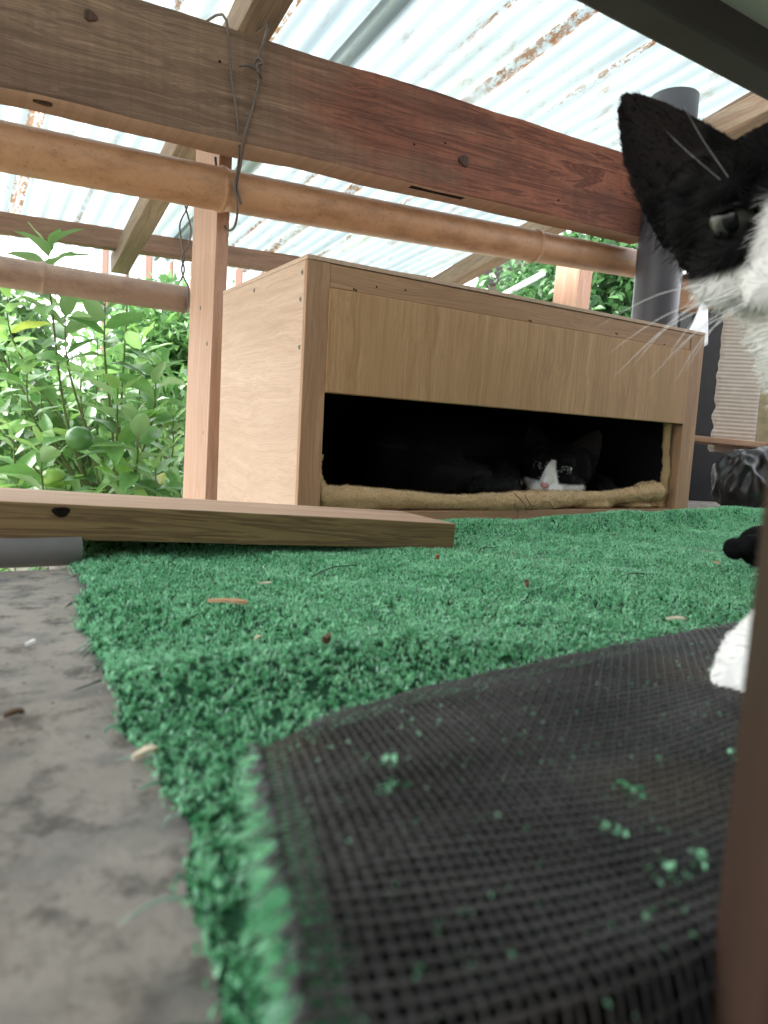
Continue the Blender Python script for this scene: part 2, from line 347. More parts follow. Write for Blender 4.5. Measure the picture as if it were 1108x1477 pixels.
def bamboo_mat(nm, c1, c2, c3):
    m = MT(nm, .42, .4); c = m.mix(m.noise(1, 5, .6, (3, 18, 18)), c1, c2)
    c = m.mix(m.math('MULTIPLY', m.ramp(m.noise(1, 5, .65, (14, 30, 30)), [(.45, (0, 0, 0)), (.68, (1, 1, 1))]), .7), c, c3)
    c = m.mix(m.math('MULTIPLY', m.ramp(m.noise(220, 4, .7), [(.58, (0, 0, 0)), (.68, (1, 1, 1))]), .45), c, tuple(x * .5 for x in c3))
    return m.color(c).bump(m.noise(1, 4, .6, (6, 260, 260)), .35, .0005).m
ring_m = plain('bamboo node line', (.10, .05, .028), .8, .1)
def bamboo(name, p0, p1, rad, nodes, mat, lab, holes=()):
    p0, p1 = np.array(p0, float), np.array(p1, float); L = np.linalg.norm(p1 - p0); ax = (p1 - p0) / L
    xs = np.linspace(0, L, 90)
    for q in nodes: xs = np.append(xs, [q + d for d in (-.012, -.007, -.004, -.002, 0, .002, .004, .007, .012)])
    xs = np.unique(np.clip(xs, 0, L)); rr = np.full(len(xs), rad)
    for i, q in enumerate(nodes):
        rr += .0034 * np.exp(-((xs - q) / .0045) ** 2) - .0014 * np.exp(-((xs - q) / .0013) ** 2)
        rr *= np.where(xs > q, .965, 1.0)
    bend = .004 * np.sin(xs * 3.3)[:, None] * np.array([0, .4, 1])
    n = 28; th = np.arange(n) * 2 * np.pi / n
    Vl = np.stack([np.repeat(xs, n), np.tile(np.cos(th), len(xs)) * np.repeat(rr, n), np.tile(np.sin(th), len(xs)) * np.repeat(rr, n)], -1)
    Vl[:, 1:] += np.repeat(bend[:, 1:], n, 0); k = len(xs)
    i, j = np.meshgrid(np.arange(k - 1), np.arange(n), indexing='ij'); j2 = (j + 1) % n
    Q = np.stack([i * n + j, (i + 1) * n + j, (i + 1) * n + j2, i * n + j2], -1).reshape(-1, 4)
    Vl = np.vstack([Vl, [0, 0, 0], [L, 0, 0]]); T = [[k * n, j, (j + 1) % n] for j in range(n)] + [[k * n + 1, (k - 1) * n + (j + 1) % n, (k - 1) * n + j] for j in range(n)]
    root = thing(name, p0, lab, 'bamboo pole', 'bamboo poles hung on wire')
    x = Vector(ax); z = (Zv - x * x.z).normalized(); y = z.cross(x)
    o = bpy.data.objects.new('culm', fast_mesh('culm', Vl, Q, np.array(T))); COL.objects.link(o); o.data.materials.append(mat)
    o.data.polygons.foreach_set('use_smooth', [q_ < len(Q) for q_ in range(len(o.data.polygons))]); o.matrix_basis = mat3(x, y, z, p0); adopt(o, root)
    for q in nodes:
        r_ = rad * (.9825 * .965 ** sum(1 for w_ in nodes if q > w_)) + .0006; b_ = .004 * math.sin(q * 3.3); ring = [Vector(p0) + x * (q + .0009 * math.sin(k * 3)) + y * (b_ * .4 + r_ * math.cos(k * math.pi / 18)) + z * (b_ + r_ * math.sin(k * math.pi / 18)) for k in range(37)]
        tube('node_ring', ring, .0010, ring_m, root, 6)
    for d, a in holes:
        r_ = rad * (.965 ** sum(1 for q in nodes if d > q)); b_ = .004 * math.sin(d * 3.3)
        nr = y * -math.cos(a) + z * math.sin(a); c = Vector(p0) + x * d + y * (b_ * .4) + z * b_ + nr * (r_ - .0008)
        disc('beetle_hole', c, nr, .0035, .0024, M['hole'], root, 0, .0007)
    return root
B0, B1 = np.array([-1.3, .338, .4516 + .0437 * (-1.3 + .28)]), np.array([.960, .338, .5058])
bamboo('bamboo_pole', B0, B1, .0318, [.62, 1.312, 1.93], bamboo_mat('dry bamboo', (.38, .195, .10), (.55, .32, .185), (.22, .105, .05)), 'thick dry orange brown bamboo pole hung below the old beam',
       [(1.175, .75), (1.10, -.1), (1.262, -.55), (1.40, -.1), (1.80, .35), (1.80, -.35), (1.99, .1), (1.955, -.6)])
bamboo('bamboo_pole', (-1.2, .83, .375), (.10, .83, .381), .0300, [.30, 1.02], bamboo_mat('grey bamboo', (.30, .19, .14), (.42, .28, .21), (.18, .11, .09)), 'duller brown bamboo pole hung behind the cedar post above the citrus',
       [(1.165, -.75)])

wire_m = plain('rusty wire', (.13, .10, .085), .5, .4, .4, 300, 0, .5)
def wires(name, lab, paths, r=.0019):
    t = thing(name, paths[0][0], lab, 'wire', 'wire loops holding bamboo')
    for p in paths: tube('strand', smoothpath(p, 44), r, wire_m, t, 6)
zb = zbeam(.02)
wires('wire_loop', 'rusty twisted wire loop round the old beam and the bamboo pole', [
    [(-.03, .345, zb + .17), (-.018, .262, zb + .155), (-.006, .264, zb + .09), (.008, .266, zb + .02), (.017, .285, zb - .015), (.018, .302, zb - .05), (.024, .304, zb - .075), (.027, .325, zb - .098), (.025, .36, zb - .092), (.02, .376, zb - .05), (.0, .34, zb + .0)],
    [(.055, .345, zb + .19), (.045, .262, zb + .165), (.034, .263, zb + .118), (.036, .262, zb + .10), (.028, .264, zb + .055), (.017, .265, zb + .01), (.020, .285, zb - .02), (.021, .302, zb - .045), (.029, .303, zb - .07)],
    [(.004, .258, zb + .096), (.018, .259, zb + .101), (.030, .259, zb + .099), (.036, .256, zb + .106), (.031, .256, zb + .114), (.026, .260, zb + .106), (.033, .257, zb + .096), (.038, .262, zb + .092)],
    [(.033, .258, zb + .116), (.036, .255, zb + .108), (.029, .256, zb + .104), (.031, .259, zb + .095)]])
wires('wire_loop', 'thin twisted wire hanging from the rafter to the duller bamboo pole', [
    [(.078, .83, .70), (.096, .828, .66), (.086, .826, .63), (.100, .826, .595), (.094, .826, .565), (.080, .826, .53), (.086, .826, .49), (.092, .826, .465), (.086, .826, .44), (.091, .82, .418), (.094, .80, .40), (.094, .797, .375), (.092, .81, .352), (.088, .83, .346)],
    [(.104, .83, .70), (.082, .828, .66), (.098, .826, .63), (.086, .826, .60), (.092, .826, .565), (.104, .826, .525), (.099, .826, .49), (.086, .826, .465), (.092, .826, .44), (.086, .822, .42), (.080, .81, .412)]], .0019)

pvc = plain('grey vinyl pipe', (.062, .058, .068), .4, .4, .2, 18, .0002)
def pipe(name, p0, p1, r, mat, lab, wall=.004):
    p0, p1 = Vector(p0), Vector(p1); x = (p1 - p0).normalized(); L = (p1 - p0).length; y = (Vector((0, 0, 1)) if abs(x.z) < .9 else Vector((0, 1, 0))); y = (y - x * y.dot(x)).normalized(); z = x.cross(y)
    prof = [(0, r - wall), (0, r - .0008), (.0008, r)] + [(L * k / 12, r) for k in range(1, 12)] + [(L - .0008, r), (L, r - .0008), (L, r - wall)] + [(0, r - wall)]
    n = 40; V = np.array([[a, b * math.cos(2 * math.pi * k / n), b * math.sin(2 * math.pi * k / n)] for a, b in prof for k in range(n)])
    i, j = np.meshgrid(np.arange(len(prof) - 1), np.arange(n), indexing='ij'); j2 = (j + 1) % n
    me = fast_mesh(name, V, np.stack([i * n + j, (i + 1) * n + j, (i + 1) * n + j2, i * n + j2], -1).reshape(-1, 4)); o = link(name, me, mat)
    o.matrix_basis = mat3(x, y, z, p0); return tag(o, lab, 'pipe')
pipe('drain_pipe', (.894, .252, -.02), (.878, .240, .80), .045, pvc, 'upright grey vinyl drain pipe at the end of the old beam')
pipe('floor_pipe', (-2.0, -.163, .0125), (-.253, -.163, .0125), .0125, plain('dusty grey pipe', (.20, .19, .19), .6, .3, .3, 25, .0003), 'thin dusty grey pipe lying along the edge of the concrete')

# ------------------------------------------------------------------ cat house
house = thing('cat_house', (.354, .14, 0), 'pale plywood cat house with a wide low opening under its front panel', 'cat house')
BW, BD, BH = .708, .285, .30
box('side_panel', (.0025, .1425 + .003, .15), (.005, .279, .2995), M['ply_side'], house, .0008)
box('side_panel', (BW - .0025, .1455, .15), (.005, .279, .2995), M['ply_side'], house, .0008)
box('stile', (.0145, .0145, .15), (.0285, .029, .2995), M['frame_z'], house, .0012)
box('stile', (BW - .017, .0145, .15), (.034, .029, .2995), M['frame_z'], house, .0012)
box('top_rail', (BW / 2 - .003, .0148, .2863), (BW - .0635, .028, .0262), M['frame_x'], house, .0012)
box('front_panel', (.351, .0055, .2145), (.645, .0148, .1165), M['ply_front'], house, .0012)
box('base_board', (BW / 2, .143, .0095), (BW - .012, .278, .017), M['frame_x'], house, .001)
box('back_panel', (BW / 2, BD - .003, .15), (BW - .012, .005, .296), M['ply_front'], house, .0008)
lin = plain('black inner sheet', (.012, .012, .013), .95, .05)  # black sheets added inside the box to make its interior dark
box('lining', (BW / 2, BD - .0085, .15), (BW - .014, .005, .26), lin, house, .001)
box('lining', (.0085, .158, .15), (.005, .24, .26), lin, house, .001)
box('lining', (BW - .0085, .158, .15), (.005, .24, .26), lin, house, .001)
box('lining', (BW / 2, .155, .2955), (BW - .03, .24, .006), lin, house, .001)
box('top_panel', (BW / 2, .143, .3025), (BW, BD + .002, .005), M['ply_side'], house, .0008)
for x, y, z, nm in ((-.0002, .012, .287, 'screw'), (-.0002, .014, .258, 'screw'), (-.0002, .012, .205, 'screw'), (-.0002, .16, .288, 'screw')): disc(nm, (x, y, z), (-1, 0, 0), .0024, .0024, M['screw'], house)
for x in (.06, .063, .09, .13, .33, .333, .50, .503, .61): disc('nail', (x, .0007, .283 + .008 * math.sin(x * 70)), (0, -1, 0), .0010, .0010, M['hole'], house)

# ------------------------------------------------------------------ plank in front
pk = thing('wooden_plank', (.0, -.117, .02), 'loose wooden plank lying across the turf in front of the cat house', 'plank')
x0, x1 = -.95, .098
def zpl(x): return .0365 - .0575 * x * 1.0 - .004
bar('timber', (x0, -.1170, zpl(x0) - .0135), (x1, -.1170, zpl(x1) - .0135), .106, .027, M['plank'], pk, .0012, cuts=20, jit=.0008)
disc('knot', (-.268, -.170, zpl(-.268) - .006), (0, -1, 0), .006, .0038, M['hole'], pk)
bb = box('timber_block', (-.80, -.11, .026), (.12, .10, .052), M['block'], None, .002); tag(bb, 'small wooden block propping up the far end of the loose plank', 'wood block')

# ------------------------------------------------------------------ turf mat
TX0 = -.283
def zturf(x, y):
    A = np.where(x < .12, .012 + .010 * np.clip((-.05 - x) / .15, 0, 1), .012) + .009 * np.clip((x - .25) / .35, 0, 1)
    z = A * np.exp(-((y + .082) / .034) ** 2)
    z = z + .010 * np.exp(-((y + .452 + .1 * (x + .27)) / .028) ** 2) * np.exp(-((x + .22) / .11) ** 2)
    z = z + .0018 * np.sin(x * 23 + 1.3) * np.sin(y * 19) + .0012 * np.sin(x * 51 + y * 37) + .0025 * np.sin(y * 11 + x * 3.) * np.clip((x + .28) / .1, 0, 1)
    return z + .004
def xedge(y): return TX0 + .030 * np.clip((y + .40) / .26, 0, 1) - .012 * np.clip((-.5 - y) / .15, 0, 1) + .003 * np.sin(y * 43) + .0018 * np.sin(y * 131)
turf = thing('turf_mat', (.3, -.35, 0), 'green artificial turf mat with its near edge folded back over itself', 'turf mat')
def turf_base():
    ny, nx = 90, 150; ys = np.linspace(-.70, -.003, ny); V = []
    for y in ys:
        xs = np.linspace(float(xedge(y)), 1.25, nx); V.append(np.stack([xs, np.full(nx, y), zturf(xs, np.full(nx, y)) - .001], -1))
    V = np.concatenate(V); i, j = np.meshgrid(np.arange(ny - 1), np.arange(nx - 1), indexing='ij'); b = i * nx + j
    return fast_mesh('backing', V, np.stack([b, b + 1, b + nx + 1, b + nx], -1).reshape(-1, 4))
link('backing', turf_base(), plain('turf backing', (.02, .07, .035), .9, .1), turf)
def blades(N, P, hgt, wid, nrm=None, dark=0):
    """three-row curled blades at points P"""
    N = len(P); yaw = RNG.uniform(0, 2 * np.pi, N); lean = RNG.uniform(.25, 1.5, N); hg = hgt * RNG.uniform(.6, 1.15, N); w = wid * RNG.uniform(.6, 1.3, N)
    d = np.stack([np.cos(yaw), np.sin(yaw), np.zeros(N)], -1); tw = yaw + RNG.uniform(-.9, .9, N) + np.pi / 2; sd = np.stack([np.cos(tw), np.sin(tw), RNG.uniform(-.3, .3, N)], -1)
    up = np.array([0, 0, 1.]) if nrm is None else nrm
    c1 = P + up * (hg * .55 * np.cos(lean * .4))[:, None] + d * (hg * .35 * np.sin(lean))[:, None]
    c2 = c1 + up * (hg * .35 * np.cos(lean))[:, None] + d * (hg * .6 * np.sin(lean))[:, None]
    V = np.stack([P - sd * w[:, None] / 2, P + sd * w[:, None] / 2, c1 - sd * w[:, None] / 2, c1 + sd * w[:, None] / 2, c2], 1).reshape(-1, 3)
    b = np.arange(N) * 5; Q = np.stack([b, b + 1, b + 3, b + 2], -1); T = np.stack([b + 2, b + 3, b + 4], -1)
    v = np.clip(RNG.uniform(0, 1, N) + .22 * np.sin(P[:, 0] * 71 + 3 * np.sin(P[:, 1] * 37)) * np.sin(P[:, 1] * 83 + 2 * np.sin(P[:, 0] * 41)) + .15 * np.sin(P[:, 0] * 310) * np.sin(P[:, 1] * 270 + P[:, 0] * 90), 0, 1); base = np.array([.11, .45, .20]); lite = np.array([.47, .90, .58]); c = base + (lite - base) * (v ** 1.3)[:, None]
    hi = RNG.uniform(0, 1, N) < .08; c[hi] = np.array([.45, .72, .58]); dk = RNG.uniform(0, 1, N) < .11; c[dk] = np.array([.02, .10, .045])
    return V, Q, T, np.repeat(c, 5, 0)
M['pile'] = tinted('turf fibres', .34, .6, .38)
FL = lambda x: -.502 - .030 * np.exp(-np.clip(x + .25, 0, 9) / .04) - .014 * np.exp(-((x + .25) / .19) ** 2)      # line of the folded-back cut edge
NT = 125000; PER = 8
cx_, cy_ = RNG.uniform(-.31, 1.05, NT), RNG.uniform(-.70, -.006, NT); hz_ = np.repeat(RNG.uniform(.65, 1.2, NT), PER)
N = NT * PER; px_, py_ = np.repeat(cx_, PER) + RNG.normal(0, .00075, N), np.repeat(cy_, PER) + RNG.normal(0, .00075, N)
edge = xedge(py_) + RNG.normal(0, .0018, N)
# keep what lies on the mat, not under the flap, inside the strip the porch opening shows
ok = (px_ > edge) & ((py_ < -.04) | (px_ > -.02)) & ~((py_ < FL(px_) - .025) & (px_ > -.235)) & (px_ < -.337 + 2.0 * (py_ + .78) + .10) & ~((px_ > .0) & (py_ < -.52))
px_, py_, hz_ = px_[ok], py_[ok], hz_[ok]
near = np.hypot(px_ + .337, py_ + .739)
P = np.stack([px_, py_, zturf(px_, py_) - .001], -1)
V, Q, T, Cc = blades(len(P), P, .0046 * hz_ * np.clip(near / .42, .62, 1), .00080)
link('pile', fast_mesh('pile', V, Q, T, Cc), M['pile'], turf)['kind'] = 'stuff'
# stray fibres along the cut edges
ns = 22; yy = RNG.uniform(-.66, -.17, ns); P0 = np.stack([xedge(yy), yy, np.full(ns, .005)], -1); prs = []
for p in P0:
    L = random.uniform(.004, .016); a = random.uniform(2.2, 4.4); d = np.array([math.cos(a), math.sin(a) * .8, 0]); q = p + d * L * .5 + [random.uniform(-.002, .002), random.uniform(-.002, .002), random.uniform(-.0015, .0015)]; e = p + d * L; e[2] = .0012
    prs.append(tube_np(smoothpath([p, q, e], 6), [.0005, .0005, .0004, .0004, .0003, .0001], 4))
V, Q, T = merge(prs); nv = len(V) // ns; cc = np.repeat(np.array([[.05, .32, .15], [.3, .46, .36], [.02, .09, .05]])[RNG.integers(0, 3, ns)], nv, 0)
link('stray_fibres', fast_mesh('stray_fibres', V, Q, T, cc), M['pile'], turf)['kind'] = 'stuff'

# the flap: woven black backing turned up
FW, FB = .60, .190
def flap(a, b):
    """a: metres along the mat from the left edge, b: metres towards the fold"""
    a = np.asarray(a, float); b = np.asarray(b, float); fade = np.exp(-a / .20)
    x = -.241 + a - (.345 * b) * fade - .03 * (1 - fade) * b / .15
    y = -.498 - b + .0012 * np.sin(a * 26 + b * 20)
    d = np.clip(b - b0(a), 0, 1)
    z = .0115 + .011 * (1 - np.exp(-d / .014)) + .011 * np.exp(-a / .05) * np.clip(d / .09, 0, 1.15) + .0012 * np.sin(a * 38 + b * 55) * np.clip(d / .03, 0, 1) - .003 * np.exp(-((a - .11) / .05) ** 2) * np.clip((d - .02) / .06, 0, 1)
    z = z - .045 * np.clip((b - .170) / .016, 0, 1) ** 1.5
    return np.stack([x, y, z], -1)
def b0(a): return .002 + .030 * np.exp(-np.asarray(a, float) / .040) + .015 * np.exp(-(np.asarray(a, float) / .19) ** 2) + .0008 * np.sin(np.asarray(a, float) * 170)
ga, gu = np.meshgrid(np.linspace(.003, FW, 120), np.linspace(.02, 1, 40), indexing='ij'); gb = b0(ga) + (FB - b0(ga)) * gu; Vg = flap(ga, gb).reshape(-1, 3); Vg[:, 2] -= .0050
i, j = np.meshgrid(np.arange(119), np.arange(39), indexing='ij'); b_ = i * 40 + j
link('flap', fast_mesh('flap', Vg, np.stack([b_, b_ + 1, b_ + 41, b_ + 40], -1).reshape(-1, 4)), plain('flap underlay', (.006, .006, .006), .9, .1), turf)
def yarn(ca, cb, alt, wid, thick, amp):
    """flat yarn along the curve (ca, cb); weaves over and under"""
    keep_ = cb >= b0(ca) + RNG.normal(0, .0006, len(ca)); k0 = np.argmax(keep_)
    if keep_.sum() < 4: return None
    ca, cb = ca[k0:], cb[k0:]; p = flap(ca, cb); n = len(p); e = 1e-4
    da = flap(ca + e, cb) - p; db = flap(ca, cb + e) - p; nm = np.cross(db, da); nm /= np.linalg.norm(nm, axis=1)[:, None]
    nm *= np.sign(nm[:, 2:3]); tg = np.gradient(p, axis=0); tg /= np.linalg.norm(tg, axis=1)[:, None]; sd = np.cross(nm, tg)
    ph = np.arange(k0, k0 + n); wj = wid * (1 + RNG.normal(0, .09, n)); c = p + nm * (amp * np.cos(np.pi * (ph / 2 + alt)))[:, None] + sd * RNG.normal(0, wid * .05, n)[:, None]; w = wj[:, None]
    V = np.stack([c - sd * w / 2, c - sd * w * .3 + nm * thick, c + sd * w * .3 + nm * thick, c + sd * w / 2], 1).reshape(-1, 3)
    k = np.arange(n - 1)[:, None] * 4 + np.arange(3)[None]; Q = np.stack([k, k + 1, k + 5, k + 4], -1).reshape(-1, 4)
    return V, Q, np.zeros((0, 3), int)
PA, PB = .0027, .0029
na, nb = int(FW / PA), int(FB / PB); prs = []; cols = []
def dirt(V, c0): 
    g = .75 + .35 * np.sin(V[:, 0] * 61 + 2 * np.sin(V[:, 1] * 47)) * np.sin(V[:, 1] * 73 + V[:, 0] * 20); br = np.clip(np.sin(V[:, 0] * 33 + 1) * np.sin(V[:, 1] * 51 + 2) - .55, 0, 1)[:, None]
    return c0[None] * g[:, None] * (1 - br) + np.array([.11, .085, .055]) * br
for r in range(nb + 1):
    ca = np.arange(0, na * 2 + 1) * PA / 2; cb = np.full(len(ca), r * PB) + .0002 * np.sin(ca * 90 + r)
    q = yarn(ca, cb, r % 2, PB * .45 * random.uniform(.85, 1.12), .0003, .0002)
    if q: prs.append(q); cols.append(dirt(q[0], np.array([.080, .076, .076]) * random.uniform(.75, 1.2)))
for r in range(na + 1):
    cb = np.arange(0, nb * 2 + 1) * PB / 2; ca = np.full(len(cb), r * PA) + .00015 * np.sin(cb * 140 + r * 2)
    q = yarn(ca, cb, (r + 1) % 2, PA * .33 * random.uniform(.75, 1.2), .0003, .0003)
    if q: prs.append(q); cols.append(dirt(q[0], np.array([.042, .040, .041]) * random.uniform(.65, 1.25)))
V, Q, T = merge(prs)
link('backing_weave', fast_mesh('backing_weave', V, Q, None, np.vstack(cols)), tinted('woven black tape', .5, .35), turf)['kind'] = 'stuff'
# green tufts stitched through the weave, and frayed ends along the cut
nt = 2000; ta = RNG.uniform(0, FW, nt); tb = b0(ta) + RNG.uniform(0, 1, nt) * (FB * .92 - b0(ta)); big = RNG.uniform(0, 1, nt)
P = flap(ta, tb); V, Q, T, Cc = blades(nt, P, .0010, .0010); Cc *= .6
link('stitched_tufts', fast_mesh('stitched_tufts', V, Q, T, Cc), M['pile'], turf)['kind'] = 'stuff'
cl = [(random.uniform(.02, .30), random.uniform(.06, .155)) for _ in range(11)]; pa = np.array([[a + random.gauss(0, .0022), b + random.gauss(0, .002)] for a, b in cl for _ in range(11)])
P = flap(pa[:, 0], pa[:, 1]); V, Q, T, Cc = blades(len(P), P, .0018, .0016); Cc = Cc * .6 + np.array([.02, .14, .06])
link('loose_tufts', fast_mesh('loose_tufts', V, Q, T, Cc), M['pile'], turf)['kind'] = 'stuff'
nu = 7000; ub = RNG.uniform(.050, .182, nu); P = flap(RNG.uniform(-.001, .006, nu), ub); P[:, 2] -= .0015; V, Q, T, Cc = blades(nu, P, .0062, .0008, np.array([-.62, -.1, -.55]) + RNG.normal(0, .25, (nu, 3)))
link('flap_pile', fast_mesh('flap_pile', V, Q, T, Cc), M['pile'], turf)['kind'] = 'stuff'
fr = []
for k in range(400):
    a = random.uniform(0, FW) if k < 300 else 0; b = float(b0(a)) if k < 300 else random.uniform(.05, .17); p = flap(np.array([a]), np.array([b]))[0]; an = random.uniform(.3, 2.8) if k < 300 else random.uniform(2.2, 4.2); L = random.uniform(.002, .007)
    e = p + np.array([math.cos(an) * L, math.sin(an) * L, random.uniform(-.006, .002)]); fr.append(tube_np([p, (p + e) / 2 + [0, 0, .001], e], [.0005, .0004, .0002], 4))
V, Q, T = merge(fr); link('frayed_ends', fast_mesh('frayed_ends', V, Q, T), plain('frayed yarn', (.10, .10, .10), .7, .2), turf)['kind'] = 'stuff'

# ------------------------------------------------------------------ shelf overhead and table leg
shelf = thing('work_table', (.25, -.60, 0), 'work table with pale green underside, dark front rail and a brown wooden leg', 'table')
ug = plain('pale green painted board', (.78, .82, .76), .6, .3, .08, 9, .0004)
box('table_top', (.35, -.645, .452), (1.5, .57, .022), ug, shelf, .002)
rail_m = plain('dark grey rail', (.075, .068, .07), .55, .3, .3, 14, .0004)
bar('front_rail', (-.40, -.366, .432), (1.10, -.366, .4235), .03, .03, rail_m, shelf, .003)
LEGC = Vector((-.2155, -.7045, 0))
leg = from_bm('leg', bevel_box_bm(.05, .06, .441, .0035, 3), M['leg'], shelf, Matrix.Translation(LEGC + Vector((0, 0, .2205))) @ Matrix.Rotation(R(36), 4, 'Z'))
box('leg', (1.0, -.45, .2205), (.05, .05, .441), M['leg'], shelf, .003)
box('leg', (1.0, -.86, .2205), (.05, .05, .441), M['leg'], shelf, .003)
box('leg', (-.32, -.90, .2205), (.05, .05, .441), M['leg'], shelf, .003)

# ------------------------------------------------------------------ clutter by the drain pipe
blk = plain('black painted board', (.022, .022, .024), .5, .3, .4, 40, .0005)
o = bar('black_board', (1.155, .30, .0), (1.20, .33, .47), .13, .018, blk, None, .002, upv=(-.45, -.9, 0)); tag(o, 'tall black board leaning up behind the cat house', 'board')
# corrugated cardboard strip: one face torn off, flutes showing
def cardboard(name, c0, c1, wdt, nrm, lab):
    c0, c1 = Vector(c0), Vector(c1); ax = (c1 - c0); L = ax.length; ax.normalize(); nr = Vector(nrm); nr = (nr - ax * nr.dot(ax)).normalized(); sd = nr.cross(ax)
    n = int(L / .0011); V = []
    for k in range(n + 1):
        d = L * k / n; fl = .0005 * math.sin(d / .0085 * 2 * math.pi)
        for q in range(9):
            e = (q / 8 - .5) * wdt + (.006 * mnoise.noise(Vector((d * 45, q, 3))) if q == 8 else 0); V.append(c0 + ax * d + sd * e + nr * (fl + .002))
    for v in list(V): V.append(v - nr * .004)
    m = (n + 1) * 9; Q = []
    for k in range(n):
        for q in range(8): a = k * 9 + q; Q += [[a, a + 1, a + 10, a + 9], [m + a, m + a + 9, m + a + 10, m + a + 1]]
        for q in (0, 8): a = k * 9 + q; Q.append([a, a + 9, m + a + 9, m + a] if q == 0 else [a, m + a, m + a + 9, a + 9])
    V = np.array(V); c = V.mean(0); me = fast_mesh(name, V - c, Q)
    mm = MT('torn cardboard', .9, .1); col = mm.mix(mm.noise(60, 5), (.46, .38, .33), (.62, .54, .49)); mm.color(col)
    return tag(link(name, me, mm.m, None, c), lab, 'cardboard')
cardboard('cardboard_strip', (1.115, .195, .115), (1.145, .215, .42), .088, (-.72, -.68, .1), 'torn strip of corrugated cardboard standing on end by the black board')
o = bar('particle_board', (1.33, .30, .06), (1.42, .33, .44), .20, .012, plain('grubby particle board', (.27, .22, .13), .8, .2, .5, 60, .0006), None, .0015, upv=(-.75, -.65, 0)); tag(o, 'grubby olive brown particle board behind the cardboard strip', 'board')
o = box('wood_block', (1.02, .30, .455), (.14, .05, .07), M['block'], None, .002, R(-30)); tag(o, 'orange wooden block fixed high beside the drain pipe', 'wood block')
o = bar('block_stay', (1.10, .345, 0), (1.10, .345, .47), .04, .03, blk, None, .002, upv=(0, -1, 0)); tag(o, 'narrow black upright behind the drain pipe holding the orange block', 'upright')
# white plastic scrap
bm = bmesh.new(); g = 14
for i_ in range(g + 1):
    for j_ in range(g + 1):
        u_, v_ = i_ / g, j_ / g; p = Vector((.90 + .13 * u_, .195 + .03 * u_ + .006 * math.sin(u_ * 5 + v_ * 3), .29 + .05 * u_ + .13 * v_ * (.2 + .8 * u_))); bm.verts.new(p)
bm.verts.ensure_lookup_table()
for i_ in range(g):
    for j_ in range(g): a = i_ * (g + 1) + j_; bm.faces.new([bm.verts[k] for k in (a, a + g + 1, a + g + 2, a + 1)])
o = from_bm('plastic_sheet', bm, plain('white plastic', (.75, .77, .80), .35, .5, .1, 20), smooth=True); sm = o.modifiers.new('thick', 'SOLIDIFY'); sm.thickness = .0012
tag(o, 'white scrap of plastic sheet behind the top corner of the cat house', 'plastic sheet')
# black bag
bm = bmesh.new(); bmesh.ops.create_icosphere(bm, subdivisions=5, radius=1)
for v in bm.verts:
    n = v.co.copy(); d = mnoise.noise(n * 1.3 + Vector((5, 2, 1))) * .28 + abs(mnoise.noise(Vector((n.x * 3.2, n.y * 3.2, n.z * 1.1)) + Vector((3, 1, 7)))) * .26 - .05
    v.co = Vector((n.x * .062, n.y * .05, n.z * .066)) * (1.08 - d); v.co.z = max(v.co.z, -.052)
o = from_bm('plastic_bag', bm, plain('black bag film', (.007, .007, .008), .34, .5, .3, 50), None, Matrix.Translation((1.005, .085, .056)), True); tag(o, 'crumpled glossy black plastic bag by the cat house corner', 'plastic bag')
o = box('blue_bin', (1.20, .085, .07), (.10, .12, .15), plain('slate blue plastic', (.07, .11, .15), .5, .4, .2, 20), None, .006, R(-25), R(8)); tag(o, 'slate blue plastic bin beside the black bag', 'bin')
o = bar('wood_offcut', (1.04, .03, .012), (1.14, .06, .035), .05, .022, M['block'], None, .002); tag(o, 'reddish wood offcut at the foot of the black bag', 'wood offcut')
o = bar('wood_offcut', (1.07, -.01, .02), (1.20, -.05, .012), .045, .03, wood('yellow offcut wood', (.55, .48, .25), (.36, .28, .13)), None, .002, upv=(0, -.4, 1)); tag(o, 'yellowish wood offcut with dark knots beside the turf edge', 'wood offcut')
o = bar('paint_stick', (1.0, .02, .068), (1.10, .035, .052), .02, .006, wood('grey stick', (.30, .25, .2), (.2, .15, .12)), None, .001); tag(o, 'flat grey stick lying across the front of the black bag', 'stick')
o = bar('torn_board', (.93, .20, .14), (1.15, .17, .135), .09, .012, wood('torn brown card', (.45, .28, .18), (.3, .17, .1)), None, .002); tag(o, 'torn brown board ledge above the black bag', 'board')

# ------------------------------------------------------------------ organic helpers
def remesh(name, parts, voxel, smooth=6):
    bm = bmesh.new()
    for kind, *a in parts:
        if kind == 'e':      # ellipsoid: matrix
            bmesh.ops.create_icosphere(bm, subdivisions=3, radius=1, matrix=a[0])
        elif kind == 'c':    # chain of balls: points, radii
            P, rd = a
            for p0, p1, r0, r1 in zip(P[:-1], P[1:], rd[:-1], rd[1:]):
                p0, p1 = Vector(p0), Vector(p1); L = (p1 - p0).length; n = max(2, int(L / (.22 * min(r0, r1))) + 1)
                for k in range(n + 1):
                    t = k / n; bmesh.ops.create_icosphere(bm, subdivisions=2, radius=r0 + (r1 - r0) * t, matrix=Matrix.Translation(p0.lerp(p1, t)))
        elif kind == 'm':    # closed grid verts, faces
            vs = [bm.verts.new(v) for v in a[0]]
            for f in a[1]:
                try: bm.faces.new([vs[k] for k in f])
                except ValueError: pass
    me = bpy.data.meshes.new('tmp'); bm.to_mesh(me); bm.free(); o = bpy.data.objects.new('tmp', me); COL.objects.link(o)
    r = o.modifiers.new('r', 'REMESH'); r.mode = 'VOXEL'; r.voxel_size = voxel
    if smooth: s = o.modifiers.new('s', 'SMOOTH'); s.iterations = smooth; s.factor = .5
    out = bpy.data.meshes.new_from_object(o.evaluated_get(bpy.context.evaluated_depsgraph_get())); out.name = name
    bpy.data.objects.remove(o); bpy.data.meshes.remove(me); return out
